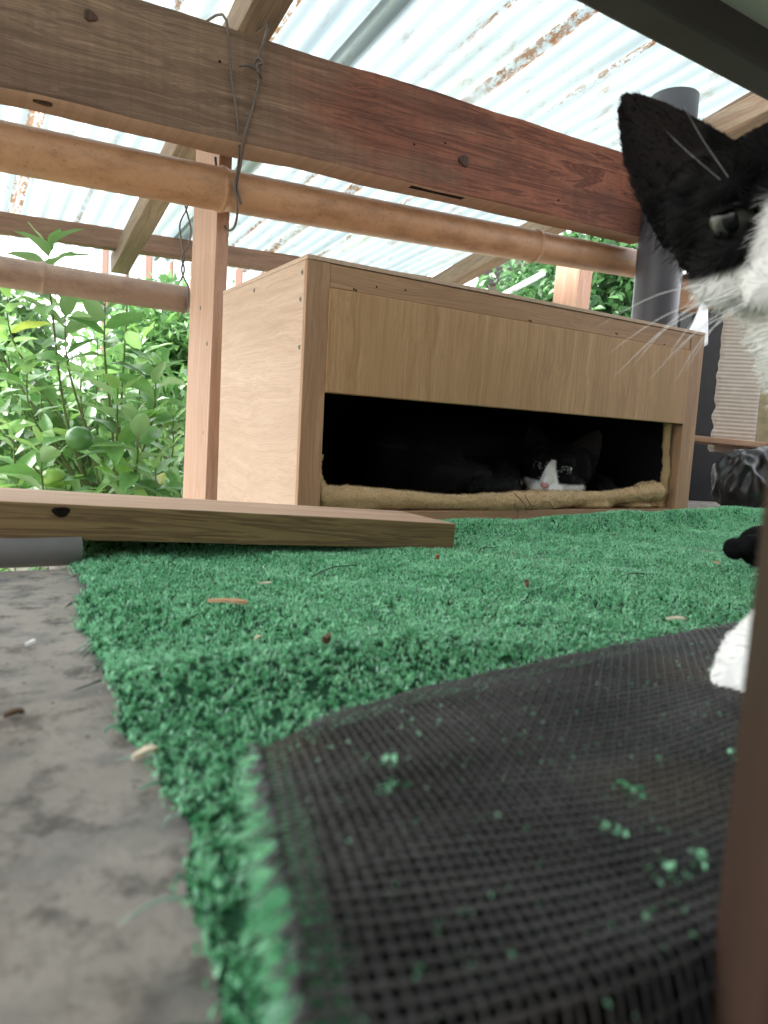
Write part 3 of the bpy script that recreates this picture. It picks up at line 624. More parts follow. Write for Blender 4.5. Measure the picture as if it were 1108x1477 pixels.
def mesh_np(me):
    n = len(me.vertices); V = np.empty(n * 3, np.float32); me.vertices.foreach_get('co', V); N_ = np.empty(n * 3, np.float32); me.vertices.foreach_get('normal', N_)
    me.calc_loop_triangles(); T = np.empty(len(me.loop_triangles) * 3, np.int32); me.loop_triangles.foreach_get('vertices', T)
    return V.reshape(-1, 3).astype(float), N_.reshape(-1, 3).astype(float), T.reshape(-1, 3)
def set_tint(me, C_):
    at = me.color_attributes.new('tint', 'FLOAT_COLOR', 'POINT'); c = np.ones((len(me.vertices), 4), np.float32); c[:, :3] = C_; at.data.foreach_set('color', c.ravel())
def scatter(V, Nn, T, n):
    A = np.linalg.norm(np.cross(V[T[:, 1]] - V[T[:, 0]], V[T[:, 2]] - V[T[:, 0]]), axis=1); f = RNG.choice(len(T), n, p=A / A.sum()); r1, r2 = np.sqrt(RNG.uniform(0, 1, n)), RNG.uniform(0, 1, n)
    w = np.stack([1 - r1, r1 * (1 - r2), r1 * r2], -1); idx = T[f]
    return (V[idx] * w[..., None]).sum(1), (Nn[idx] * w[..., None]).sum(1), idx[:, 0]
def fur_mesh(name, P, Nn, D, L, wid, C_):
    n = len(P); d = Nn * .30 + D + RNG.normal(0, .17, (n, 3)); d /= np.linalg.norm(d, axis=1)[:, None]; sd = np.cross(d, RNG.normal(0, 1, (n, 3))); sd /= np.linalg.norm(sd, axis=1)[:, None] + 1e-9
    w = wid[:, None] if hasattr(wid, '__len__') else wid; mid = P + d * L[:, None] * .55 + Nn * (L * .05)[:, None]; tip = mid + d * L[:, None] * .45 - Nn * (L * .08)[:, None]
    V = np.stack([P - sd * w / 2, P + sd * w / 2, mid - sd * w * .4, mid + sd * w * .4, tip], 1).reshape(-1, 3); b = np.arange(n) * 5
    return fast_mesh(name, V, np.stack([b, b + 1, b + 3, b + 2], -1), np.stack([b + 2, b + 3, b + 4], -1), np.repeat(C_, 5, 0))

# ------------------------------------------------------------------ towel
def TW(x, z): return (x, .018, z)
xs = np.linspace(.045, .640, 24)
main = [(x, .016 + .004 * math.sin(x * 17), .0325 + .004 * math.sin(x * 9 + 2.2) + .010 * max(0, (x - .52) / .12) ** 1.5) for x in xs]
parts = [('c', main, [.0125 + .0022 * math.sin(x * 21) for x in xs]),
         ('c', [(.640, .016, .043), (.652, .03, .050), (.650, .055, .045)], [.014, .012, .012]),
         ('c', [(.664, .022, .02), (.668, .020, .05), (.667, .018, .08), (.662, .018, .12), (.661, .019, .157)], [.008, .0075, .0065, .006, .0065]),
         ('c', [(.656, .024, .024), (.665, .022, .022)], [.009, .009]),
         ('c', [(.045, .016, .028), (.034, .010, .036), (.033, .012, .052), (.040, .02, .046)], [.010, .007, .006, .006]),
         ('c', [(.034, .02, .05), (.031, .012, .070), (.034, .014, .083)], [.006, .004, .004]),
         ('c', [(.04, .02, .026), (.06, .03, .030), (.09, .03, .028)], [.012, .011, .010])]
for k in range(6): parts.append(('e', Matrix.Translation((.09 + .105 * k, .13, .0225)) @ Matrix.Diagonal((.09, .125, .010, 1))))
tw = remesh('towel', parts, .0028, 5); Vt, Nt, Tt = mesh_np(tw)
for k in range(len(Vt)):
    n = mnoise.noise(Vector(Vt[k]) * 60) * .0016 + mnoise.noise(Vector(Vt[k]) * 190) * .0008; Vt[k] += Nt[k] * n
tw.vertices.foreach_set('co', Vt.astype(np.float32).ravel())
tm = MT('terry towel', .95, .1); tm.color(tm.mix(tm.noise(45, 5), (.42, .27, .135), (.58, .40, .22))); tm.bump(tm.noise(700, 3), .8, .0012); tm.b.inputs['Sheen Weight'].default_value = .3
towel = thing('towel', (.35, .02, .018), 'beige terry towel bedding rolled along the front of the cat house', 'towel')
link('cloth', tw, tm.m, towel)
P, Nn, ix = scatter(Vt, Nt, Tt, 110000); k = P[:, 1] < .05; P, Nn = P[k], Nn[k]
cf = np.array([.55, .39, .21]) * RNG.uniform(.6, 1.15, len(P))[:, None]; 
link('terry_loops', fur_mesh('terry_loops', P, Nn, RNG.normal(0, .5, P.shape), np.full(len(P), .0030), .0006, cf), tinted('terry loops', .95, .1), towel)['kind'] = 'stuff'

# ------------------------------------------------------------------ cats
def ear_solid(sx, base, tip, wid, cup):
    """closed cupped ear in head space; sx mirrors it"""
    base, tip = Vector(base), Vector(tip); ax = tip - base; H = ax.length; ax.normalize(); nrm = Vector((.35, .94, .0)); nrm = (nrm - ax * nrm.dot(ax)).normalized(); sd = ax.cross(nrm)
    na_, nb_ = 10, 14; F, Bk = [], []
    for j in range(nb_ + 1):
        b = j / nb_; w = wid * ((1 - b) ** .72) * (1 + .28 * b) + .0012; th = .0042 - .0018 * b
        for i in range(na_ + 1):
            a = i / na_ * 2 - 1; p = base + ax * (H * b - .004 * a * a * (1 - b)) + sd * (a * w + .004 * b * b) + nrm * (cup * (a * a - .5) * (1 - .6 * b) - .006 * b * b)
            F.append(p + nrm * th / 2); Bk.append(p - nrm * th / 2)
    V = F + Bk; o = len(F); w1 = na_ + 1; Q = []
    for j in range(nb_):
        for i in range(na_): a = j * w1 + i; Q += [[a, a + 1, a + w1 + 1, a + w1], [o + a, o + a + w1, o + a + w1 + 1, o + a + 1]]
    for i in range(na_): Q += [[i, o + i, o + i + 1, i + 1], [nb_ * w1 + i, nb_ * w1 + i + 1, o + nb_ * w1 + i + 1, o + nb_ * w1 + i]]
    for j in range(nb_):
        a = j * w1; Q.append([a, a + w1, o + a + w1, o + a]); a += na_; Q.append([a, o + a, o + a + w1, a + w1])
    V = [Vector((v.x * sx, v.y, v.z)) for v in V]
    if sx < 0: Q = [q[::-1] for q in Q]
    return V, Q
def head_parts(Mh, ear_tip=(.054, -.004, .080), sc=1.0):
    out = []
    def E(c, r): 
        for sx in ((1, -1) if c[0] else (1,)): out.append(('e', Mh @ Matrix.Translation((c[0] * sx, c[1], c[2])) @ Matrix.Diagonal((*r, 1))))
    E((0, -.006, .004), (.042, .043, .037)); E((0, .012, -.004), (.036, .032, .030)); E((.024, .010, -.012), (.0215, .022, .0185))
    E((.0115, .041, -.0205), (.0140, .0138, .0110)); E((0, .037, -.007), (.0098, .019, .0120)); E((0, .026, .006), (.014, .020, .016)); E((0, .035, -.0305), (.0110, .0130, .0085)); E((0, .012, -.022), (.026, .026, .017))
    E((.0175, .025, .0225), (.0135, .012, .0095)); E((.022, .027, -.003), (.0125, .0105, .0105)); E((.027, -.006, .026), (.019, .017, .016)); E((0, -.03, -.010), (.034, .035, .034)); E((.034, -.002, .014), (.0145, .016, .020)); E((.037, .000, .004), (.0115, .013, .015))
    for sx in (1, -1):
        V, Q = ear_solid(sx, (.0275, -.002, .022), ear_tip, .0268, .012); out.append(('m', [Mh @ v for v in V], Q))
    return out
EYE = Vector((.0195, .0300, .0105))
def head_frame(c, fwd_, roll):
    y = Vector(fwd_).normalized(); x = y.cross(Zv).normalized(); z = x.cross(y); z2 = z * math.cos(roll) + x * math.sin(roll); x2 = y.cross(z2); return mat3(x2, y, z2, c)
def eye_mat(nm, iris, glow):
    m = MT(nm, .22, .35); sep = m.node('ShaderNodeSeparateXYZ'); m.l.new(m.tc.outputs['Object'], sep.inputs[0])
    d = m.math('SQRT', m.math('ADD', m.math('POWER', m.math('MULTIPLY', sep.outputs[0], 1.75), 2), m.math('POWER', sep.outputs[2], 2)))
    c = m.mix(m.noise(900, 3), tuple(v * .7 for v in iris), iris); c = m.mix(m.math('LESS_THAN', d, .0056), c, (.004, .004, .005))
    rr = m.math('SQRT', m.math('ADD', m.math('POWER', sep.outputs[0], 2), m.math('POWER', sep.outputs[2], 2))); c = m.mix(m.math('GREATER_THAN', rr, .0088), c, (.01, .01, .01))
    m.color(c); m.b.inputs['Coat Weight'].default_value = .12; m.b.inputs['Coat Roughness'].default_value = .02; return m.m
M['fur'] = tinted('cat fur', .6, .08); M['skin'] = tinted('cat coat', .7, .08)
BLACK, WHITE, PINK = np.array([.0045, .0042, .0045]), np.array([.80, .79, .77]), np.array([.52, .24, .22])
brow = [[(.016, .033, .024), (.021, .045, .044), (.024, .043, .060)], [(.018, .032, .024), (.027, .043, .042), (.033, .039, .055)]]
def build_cat(name, label, Mh, body, white_fn, nfur, fl, nose_c, eye_m, voxel, whis, flow_fn, fkeep=None, wr_=.00036, squint=1, ear_t=(.054, -.004, .080)):
    root = thing(name, tuple(Mh.translation.xy) + (0,), label, 'cat', 'black and white cats')
    me = remesh('body', head_parts(Mh, ear_t) + body, voxel, 4); V, Nn, T = mesh_np(me); Mi = np.array(Mh.inverted())
    def loc(P): return P @ Mi[:3, :3].T + Mi[:3, 3]
    Lc = loc(V)
    # open the eyelids: sink the coat inside an almond in front of each eyeball
    for sx in (1, -1):
        e = np.array([EYE.x * sx, EYE.y, EYE.z]); d = Lc - e; ex = d[:, 0] * sx; ez = d[:, 2]; t_ = R(16); a = ex * math.cos(t_) + ez * math.sin(t_); b = -ex * math.sin(t_) + ez * math.cos(t_)
        q = (a / .0102) ** 2 + (b / np.where(b > 0, .0052 * squint, .0066 * squint)) ** 2; ins = (q < 1) & (d[:, 1] > -.004)
        Lc[ins, 1] = np.minimum(Lc[ins, 1], EYE.y - .002)
        rim = (q >= 1) & (q < 2.0) & (d[:, 1] > -.004); Lc[rim, 1] = np.maximum(Lc[rim, 1], EYE.y + np.sqrt(np.clip(.0102 ** 2 - ex[rim] ** 2 - ez[rim] ** 2, 0, 1)) + .0004)
    Mw = np.array(Mh); V2 = Lc @ Mw[:3, :3].T + Mw[:3, 3]; me.vertices.foreach_set('co', V2.astype(np.float32).ravel()); me.update()
    V, Nn, T = mesh_np(me); wf = white_fn(V, Lc); C_ = BLACK + (WHITE - BLACK) * wf[:, None]
    inner = (Lc[:, 2] > .034) & (Nn @ Mw[:3, 1] > .55) & (np.abs(Lc[:, 0]) > .02); C_[inner] = np.array([.014, .011, .011]); 
    set_tint(me, C_); bd = link('body', me, M['skin'], root)
    for sx in (1, -1):
        bm = bmesh.new(); bmesh.ops.create_uvsphere(bm, u_segments=28, v_segments=18, radius=.0099); from_bm('eye', bm, eye_m, bd, Mh @ Matrix.Translation((EYE.x * sx, EYE.y - .0034, EYE.z)) @ Matrix.Rotation(R(-8 * sx), 4, 'Z'), True)
    # nose leather and mouth line
    bm = bmesh.new(); bmesh.ops.create_icosphere(bm, subdivisions=3, radius=1)
    for v in bm.verts:
        c = v.co; w = .0066 if c.z > 0 else .0066 * (1 + c.z * .75); v.co = Vector((c.x * w, c.y * .0036, c.z * .0047))
    from_bm('nose', bm, plain(name + ' nose ' + str(nose_c[0]), nose_c, .4, .4, .15, 300), bd, Mh @ Matrix.Translation((0, .0540, -.0128)) @ Matrix.Rotation(R(20), 4, 'X'), True)
    mp = [[(0, .0558, -.0165), (0, .0552, -.0225), (.0045 * s, .0538, -.0272), (.0095 * s, .0490, -.0280), (.013 * s, .043, -.0265)] for s in (1, -1)]
    Vm, Qm, Tm = merge([tube_np(np.array([Mh @ Vector(p) for p in smoothpath(q, 10)]), .0008, 5) for q in mp]); link('mouth', fast_mesh('mouth', Vm, Qm, Tm), plain(name + ' lip', (.05, .03, .03), .6), bd)
    # fur
    P, Nf, ix = scatter(V, Nn, T, nfur); Lp = loc(P); keep = np.ones(len(P), bool)
    for s in (1, -1):
        d = Lp - np.array([EYE.x * s, EYE.y, EYE.z]); keep &= (np.hypot(d[:, 0] / 1.25, d[:, 2]) > .0082) | (d[:, 1] < -.004)
    keep &= np.linalg.norm(Lp - np.array([0, .0545, -.0133]), axis=1) > .0065
    if fkeep is not None: keep &= fkeep(P, Lp)
    P, Nf, ix, Lp = P[keep], Nf[keep], ix[keep], Lp[keep]; D = flow_fn(P, Lp); D -= Nf * (D * Nf).sum(1)[:, None]; D /= np.linalg.norm(D, axis=1)[:, None] + 1e-6
    dist = np.linalg.norm(Lp - np.array([0, .05, -.004]), axis=1); L = fl * np.clip(.28 + dist / .075, .3, 1.25) * RNG.uniform(.6, 1.2, len(P)); L[(Lp[:, 2] > .036) & (np.linalg.norm(Lp, axis=1) < .12)] *= .22; L[(P[:, 2] < .09) & (Lp[:, 2] < -.06)] *= .25
    wf = white_fn(P + RNG.normal(0, .0012, P.shape), Lp + RNG.normal(0, .0012, Lp.shape)); cf = BLACK * RNG.uniform(.7, 2.6, len(P))[:, None] * (1 - wf)[:, None] + WHITE * RNG.uniform(.78, 1.05, len(P))[:, None] * wf[:, None]
    link('fur', fur_mesh('fur', P, Nf, D, L, .00038, np.clip(cf, 0, 1)), M['fur'], bd)['kind'] = 'stuff'
    wm_ = M.setdefault('whisker', plain('whisker', (.85, .85, .83), .35, .4, .05))
    for p in whis:
        q = np.array([Mh @ Vector(v) for v in smoothpath(p, 14)]); tube('whisker', q, np.linspace(wr_, wr_ * .06, 14) * (.4 if p in brow else 1), wm_, bd, 5)
    return root, V, Nn, T
def whisk(sx, seed, n=9, ln=.062):
    rd = random.Random(seed); out = []
    for k in range(n):
        r_, c_ = divmod(k, 4); b = Vector((sx * (.014 + .004 * c_ * .7), .046 - .0035 * c_, -.0165 - .0042 * r_)); a = R(rd.uniform(-22, 14) - 8 * r_); l = ln * rd.uniform(.65, 1.1)
        d = Vector((sx * math.cos(a), .10 + rd.uniform(-.25, .2), math.sin(a))).normalized(); out.append([b - d * .003, b + d * l * .5 + Vector((0, 0, .004)), b + d * l + Vector((0, -.012, -.006))])
    return out
# --- the standing cat behind the table leg
toC = (CAM - Vector((-.022, -.545, .189))).normalized()
HF = (Matrix.Rotation(R(3), 4, 'Z') @ toC); HF.z -= .14
MH1 = head_frame(Vector((.032, -.518, .2345)), HF, R(22)) @ Matrix.Scale(1.14, 4)
paw = Vector((-.0605, -.5855, .0265))
body1 = [('c', [MH1 @ Vector((0, -.03, -.012)), (.064, -.527, .176), (.108, -.532, .148), (.18, -.535, .150), (.26, -.53, .155), (.34, -.50, .155), (.39, -.45, .14)], [.036, .033, .045, .058, .066, .064, .05]),
         ('c', [(.15, -.55, .13), (.10, -.585, .105), (.03, -.60, .085), (-.035, -.595, .058), paw], [.036, .026, .0185, .017, .019]),
         ('c', [(.18, -.57, .12), (.17, -.585, .075), (.16, -.59, .04), (.15, -.60, .016), (.13, -.605, .014)], [.036, .024, .0165, .0155, .017]),
         ('c', [(.38, -.45, .13), (.40, -.41, .085), (.42, -.385, .05), (.385, -.365, .030), (.335, -.347, .024)], [.050, .034, .02, .018, .021]),
         ('c', [(.40, -.50, .12), (.43, -.50, .08), (.46, -.48, .045), (.44, -.50, .02), (.41, -.51, .016)], [.048, .032, .02, .016, .018]),
         ('c', [(.41, -.45, .15), (.48, -.42, .14), (.55, -.40, .10), (.60, -.38, .07)], [.022, .013, .012, .009])]
def toes(c, d, r=.0075, spread=.0085, up_=(0, 0, 1)):
    d = Vector(d).normalized(); s = d.cross(Vector(up_)).normalized(); out = []
    for k, o_ in enumerate((-1.5, -.5, .5, 1.5)): out.append(('e', Matrix.Translation(Vector(c) + s * (o_ * spread) + d * (.011 - .0035 * abs(o_))) @ Matrix.Diagonal((r, r, r * 1.0, 1))))
    return out
body1 += toes(paw + Vector((-.004, -.003, -.003)), (-.85, -.5, 0)) + toes((.125, -.607, .011), (-.85, -.5, 0)) + toes((.325, -.350, .027), (-.8, -.5, .15), .0105, .0135, (.5, .5, .35)) + toes((.402, -.514, .012), (-.85, -.5, 0))
def sstep(x, a, b): t = np.clip((x - a) / (b - a), 0, 1); return t * t * (3 - 2 * t)
def white1(P, L):
    blaze = (1 - sstep(np.abs(L[:, 0]), .005 + .012 * np.clip((.012 - L[:, 2]) / .02, 0, 1), .009 + .012 * np.clip((.012 - L[:, 2]) / .02, 0, 1))) * sstep(L[:, 1], .012, .02) * (1 - sstep(L[:, 2], .006, .016))
    muz = (1 - sstep(L[:, 2], -.0125, -.0075)) * sstep(L[:, 1], .002, .012); thr = (1 - sstep(L[:, 2], -.034, -.028)) * sstep(L[:, 1], -.04, -.02) * (L[:, 1] < .1)
    chest = (1 - sstep(P[:, 0], .16, .18)) * (1 - sstep(P[:, 2], .165, .185)); legs = (1 - sstep(P[:, 2], .09, .11)) * (1 - sstep(P[:, 0], .25, .27))
    hd = np.linalg.norm(L, axis=1) < .085
    return np.clip(np.where(hd, np.maximum(np.maximum(blaze, muz), thr), np.maximum(chest, legs)), 0, 1)
Yb = np.array(MH1.to_3x3().col[1].normalized())
def flow1(P, L): 
    back = np.where((np.linalg.norm(L, axis=1) < .085)[:, None], -Yb[None] + np.array([0, 0, -.25]), np.array([[.5, .4, -.7]])); ear = L[:, 2] > .034
    back[ear] = np.array(MH1.to_3x3().col[2].normalized()) * .9 + np.sign(L[ear, 0])[:, None] * np.array(MH1.to_3x3().col[0].normalized()) * .5; return back
build_cat('cat', 'black and white cat peering round the table leg with white muzzle and chest', MH1, body1, white1, 90000, .011, (.03, .022, .022), eye_mat('grey eye', (.05, .052, .045), 0), .0017, whisk(1, 4, 11, .068) + whisk(-1, 5, 9) + brow, flow1, None, .00034, .78)
# --- the cat lying in the house
HC2 = Vector((.486, .083, .068)); toC2 = (CAM - HC2).normalized()
HF2 = Matrix.Rotation(R(-16), 4, 'Z') @ toC2; HF2.z = -.10
MH2 = head_frame(HC2, HF2, R(-5)) @ Matrix.Scale(1.07, 4)
body2 = [('c', [MH2 @ Vector((0, -.03, -.01)), (.52, .15, .085), (.46, .19, .088), (.36, .19, .088), (.27, .17, .085), (.22, .14, .075)], [.038, .05, .062, .07, .068, .052]),
         ('c', [(.40, .12, .055), (.36, .06, .045), (.325, .050, .045), (.30, .052, .046)], [.035, .022, .017, .018]),
         ('c', [(.26, .10, .07), (.25, .07, .06), (.29, .062, .062), (.32, .065, .058)], [.045, .03, .02, .018]),
         ('c', [(.54, .12, .06), (.58, .09, .048), (.57, .055, .045)], [.03, .02, .016])]
body2 += toes((.297, .050, .046), (-.7, -.6, 0)) + toes((.568, .052, .043), (-.5, -.8, 0))
def white2(P, L):
    wz = np.clip((.022 - L[:, 2]) / .034, 0, 1); off = -.002
    blaze = (1 - sstep(np.abs(L[:, 0] - off), .002 + .011 * wz, .0045 + .012 * wz)) * sstep(L[:, 1], .012, .02) * (L[:, 2] < .022)
    muz = (1 - sstep(L[:, 2], -.0115, -.0075)) * sstep(L[:, 1], .008, .018); hd = np.linalg.norm(L, axis=1) < .085
    return np.clip(np.where(hd, np.maximum(blaze, muz), .0), 0, 1)
Yb2 = np.array(MH2.to_3x3().col[1].normalized())
def flow2(P, L):
    back = np.where((np.linalg.norm(L, axis=1) < .085)[:, None], -Yb2[None] + np.array([0, 0, -.25]), np.array([[-.8, .1, -.4]])); ear = L[:, 2] > .034; back[ear] = np.array(MH2.to_3x3().col[2]) * 1.0; return back
build_cat('cat', 'black cat with a white blaze and pink nose resting inside the cat house', MH2, body2, white2, 50000, .009, tuple(PINK), eye_mat('green grey eye', (.11, .12, .10), 0), .0015, whisk(1, 8, 8, .05) + whisk(-1, 9, 8, .05), flow2, None, .00016, .45, (.056, -.006, .066))

# ------------------------------------------------------------------ garden
M['leaf'] = []
def leaf_mat(nm, top, under):
    m = MT(nm, .40, .5); g = m.node('ShaderNodeNewGeometry'); n = m.noise(12, 3); c = m.mix(n, tuple(v * .75 for v in top), tuple(v * 1.25 for v in top)); c = m.mix(g.outputs['Backfacing'], c, under)
    m.color(c); t = m.node('ShaderNodeBsdfTranslucent'); m.l.new(m.mix(.5, c, (.18, .36, .04)), t.inputs[0]); mx = m.node('ShaderNodeMixShader'); mx.inputs[0].default_value = .35
    m.l.new(m.b.outputs[0], mx.inputs[1]); m.l.new(t.outputs[0], mx.inputs[2]); m.l.new(mx.outputs[0], m.n['Material Output'].inputs[0]); return m.m
LM = [leaf_mat('citrus leaf', (.13, .29, .085), (.25, .38, .2)), leaf_mat('young citrus leaf', (.17, .36, .07), (.25, .4, .14)), leaf_mat('dark citrus leaf', (.085, .2, .065), (.19, .3, .15)), leaf_mat('yellow citrus leaf', (.42, .40, .05), (.4, .4, .1))]
def leaf_mesh(nm, curl, fold, mat, wr=.42):
    wr *= .86
    n = 9; V = []; 
    for i in range(n):
        t = i / (n - 1); w = wr * (math.sin(math.pi * t ** .85) ** .8) * .5 + .004; 
        for a in (-1, -.5, 0, .5, 1): V.append((a * w, t, curl * t * t + fold * abs(a) * w + .02 * math.sin(t * 12 + a * 3) * abs(a)))
    Q = [[i * 5 + q, i * 5 + q + 1, (i + 1) * 5 + q + 1, (i + 1) * 5 + q] for i in range(n - 1) for q in range(4)]
    me = fast_mesh(nm, np.array(V), Q); me.materials.append(mat); me.polygons.foreach_set('use_smooth', [True] * len(me.polygons)); return me
LEAF = [leaf_mesh('leaf', c, f, LM[m_], w) for c, f, m_, w in ((-.15, .35, 0, .42), (-.3, .5, 0, .46), (.1, .3, 1, .4), (-.25, .2, 1, .48), (-.1, .45, 2, .44), (-.4, .3, 2, .4), (-.2, .4, 3, .42))]
bark = wood('green grey twig bark', (.15, .20, .07), (.08, .09, .04), 'z', 2)
def view(px, py, depth):
    """point seen at a picture position at the given depth, used to plan the garden"""
    a, b = px - 554, py - 738.5; c, s_ = math.cos(ROLL), math.sin(ROLL); u_ = (c * a + s_ * b) / 1024; v_ = -(-s_ * a + c * b) / 1024
    d = right * u_ + f0 * (math.cos(PITCH) + v_ * math.sin(PITCH)) + Zv * (-math.sin(PITCH) + v_ * math.cos(PITCH)); return CAM + d * (depth / d.dot(f0))
base = view(150, 760, 2.35); base.z = -.74
tree = thing('citrus_tree', base, 'leafy citrus tree with glossy leaves and green fruit beside the porch', 'tree')
tr = random.Random(21); hub = base + Vector((.02, 0, .42)); stems = [tube_np(smoothpath([base, base + Vector((.03, .01, .2)), hub], 8), np.linspace(.03, .02, 8), 8)]
shoots = [(70, 350, 2.0), (95, 440, 2.05), (152, 425, 2.0), (12, 410, 2.2), (170, 555, 1.95), (225, 525, 2.05), (40, 520, 2.1), (118, 520, 2.2), (250, 600, 2.1), (200, 600, 1.95), (20, 620, 2.0), (60, 640, 1.95), (150, 640, 2.1), (100, 590, 2.3), (225, 660, 2.0), (170, 690, 1.95), (30, 700, 2.0), (95, 700, 2.0), (260, 700, 2.1), (10, 470, 2.35), (205, 480, 2.4), (140, 480, 2.4), (250, 640, 2.35), (60, 570, 2.2), (185, 370, 2.4), (-40, 480, 2.1), (-50, 620, 2.0), (-30, 390, 2.2), (20, 775, 2.0), (90, 780, 2.05)]
nl = 0; spare = []
for k, (a, b, d) in enumerate(shoots):
    tip = view(a, b, d); dr = (tip - hub); mid = hub + dr * .5 + Vector((tr.uniform(-.05, .05), tr.uniform(-.05, .05), -.06)); pth = smoothpath([hub, mid, tip - Vector((0, 0, .13)) + dr * -.05, tip], 26)
    stems.append(tube_np(pth, np.linspace(.006, .0014, 26), 5)); seg = np.linalg.norm(np.diff(pth, axis=0), axis=1).sum(); n = 13; ph = tr.uniform(0, 6)
    for q in range(n):
        u_ = 1 - (q / n) * min(.95, .34 / seg) ; i_ = min(int(u_ * 25), 24); p = Vector(pth[i_]).lerp(Vector(pth[i_ + 1]), u_ * 25 - i_); tg = Vector(pth[i_ + 1] - pth[i_]).normalized()
        ph += 2.4; s1 = tg.orthogonal().normalized(); s2 = tg.cross(s1); out = (s1 * math.cos(ph) + s2 * math.sin(ph)); el = .35 + .5 * (1 - q / n); ax = (out + tg * el + Vector((0, 0, -.12 + .3 * tr.random() - .25 * q / n))).normalized()
        L = (.064 + .046 * min(1, q / 3)) * tr.uniform(.85, 1.15) * (1.1 if d < 2.1 else .95); nz = (Zv * .8 + out * -.3 + Vector((tr.gauss(0, .35), tr.gauss(0, .35), 0))); nz = (nz - ax * nz.dot(ax)).normalized(); sx = ax.cross(nz)
        me = LEAF[2 + tr.randrange(2)] if q < 3 and tr.random() < .7 else LEAF[6] if tr.random() < .012 else LEAF[tr.choice((0, 1, 0, 1, 4, 5, 3))]
        mw = mat3(sx * L, ax * L, nz * L, p)
        if nl < 300:
            o = bpy.data.objects.new('leaf', me); COL.objects.link(o); o.matrix_basis = mw; adopt(o, tree); nl += 1
        else: spare.append((mw, me))
# deeper leaves nobody could count
def leaf_cloud(cs, n, size, lo, hi, seed):
    rd = np.random.default_rng(seed); c = cs[rd.integers(0, len(cs), n)]; P = c[:, :3] + rd.normal(0, 1, (n, 3)) * c[:, 3:4]; ax = rd.normal(0, 1, (n, 3)) + [0, 0, .2]; ax /= np.linalg.norm(ax, axis=1)[:, None]; nz = rd.normal(0, .6, (n, 3)) + [-.1, -.3, .9]; sd = np.cross(ax, nz); sd /= np.linalg.norm(sd, axis=1)[:, None]
    nz = np.cross(sd, ax); L = size * rd.uniform(.6, 1.2, n)[:, None]; w = L * .22
    V = np.stack([P, P + ax * L * .45 + sd * w + nz * L * .06, P + ax * L * .5 - nz * L * .04, P + ax * L * .45 - sd * w + nz * L * .06, P + ax * L - nz * L * .12], 1).reshape(-1, 3); b = np.arange(n) * 5
    T = np.concatenate([np.stack([b, b + 1, b + 2], -1), np.stack([b, b + 2, b + 3], -1), np.stack([b + 1, b + 4, b + 2], -1), np.stack([b + 2, b + 4, b + 3], -1)]); k = rd.uniform(0, 1, n)[:, None] ** 1.4
    return fast_mesh('foliage', V, None, T, np.repeat(np.array(lo) * (1 - k) + np.array(hi) * k, 5, 0))
M['foliage'] = tinted('foliage', .4, .4, .35)
cs = np.array([[*view(a, b, d), .09] for a, b, d in [(tr.uniform(-80, 290), tr.uniform(570, 860), tr.uniform(2.3, 2.8)) for _ in range(60)]])
fo = leaf_cloud(cs, 2600, .085, (.05, .13, .035), (.18, .34, .1), 5); link('foliage', fo, M['foliage'], tree, None, False)['kind'] = 'stuff'
V, Q, T = merge(stems); V -= np.array(base); o = link('trunk', fast_mesh('trunk', V, Q, T), bark, tree, base)
def citrus(p, r, mat): 
    bm = bmesh.new(); bmesh.ops.create_uvsphere(bm, u_segments=24, v_segments=16, radius=r)
    for v in bm.verts: v.co.z *= .93; v.co *= 1 - .05 * math.exp(-((v.co.z - r) / (r * .25)) ** 2)
    o = from_bm('fruit', bm, mat, tree, Matrix.Translation(p), True); f = tube('fruit_stem', smoothpath([p + Vector((0, 0, r * .85)), p + Vector((.01, .01, r + .03)), p + Vector((.03, .02, r + .07))], 6), .0016, bark, o, 5)
fm = MT('green citrus rind', .35, .45); fm.color(fm.mix(fm.noise(20, 3), (.035, .12, .03), (.07, .19, .04))); fm.bump(fm.noise(300, 2), .4, .001)
citrus(view(115, 632, 1.93), .0365, fm.m)
fm2 = MT('pale green citrus rind', .35, .45); fm2.color((.2, .36, .06)); citrus(view(78, 690, 1.98), .034, fm2.m)

def shrub(name, lab, pts, n, size, lo, hi, seed):
    c0 = Vector(pts[0][:3]); c0.z = -.74; t = thing(name, c0, lab, 'shrub', 'shrubs beyond the porch')
    link('foliage', leaf_cloud(np.array(pts), n, size, lo, hi, seed), M['foliage'], t, None, False)['kind'] = 'stuff'
    tops = [Vector(p[:3]) for p in pts[:6]]; st_ = [tube_np(smoothpath([c0, c0.lerp(q, .5) + Vector((.05, .02, .1)), q], 8), np.linspace(.03, .008, 8), 6) for q in tops]; V, Q, T = merge(st_); link('stem', fast_mesh('stem', V, Q, T), bark, t)
def cloud(boxes, n, seed, sg):
    rd = random.Random(seed); return [[*view(rd.uniform(a, c), rd.uniform(b, d), rd.uniform(e, f)), sg] for a, b, c, d, e, f in boxes for _ in range(n)]
shrub('shrub', 'fine leaved bright green shrub between the citrus and the neighbour wall', cloud([(190, 455, 275, 560, 3.4, 3.9)], 40, 3, .10), 5200, .07, (.05, .14, .04), (.18, .36, .1), 3)
shrub('shrub', 'dark hedge bush low behind the citrus tree', cloud([(-80, 440, 40, 560, 4.0, 4.6), (-60, 590, 300, 760, 3.6, 4.4)], 50, 4, .12), 6000, .10, (.04, .1, .03), (.14, .28, .08), 4)
shrub('hedge', 'dense green hedge beyond the short orange post', cloud([(765, 345, 960, 520, 4.3, 5.0), (700, 420, 960, 620, 4.2, 5.0)], 60, 6, .13), 11000, .085, (.025, .08, .025), (.13, .28, .1), 6)
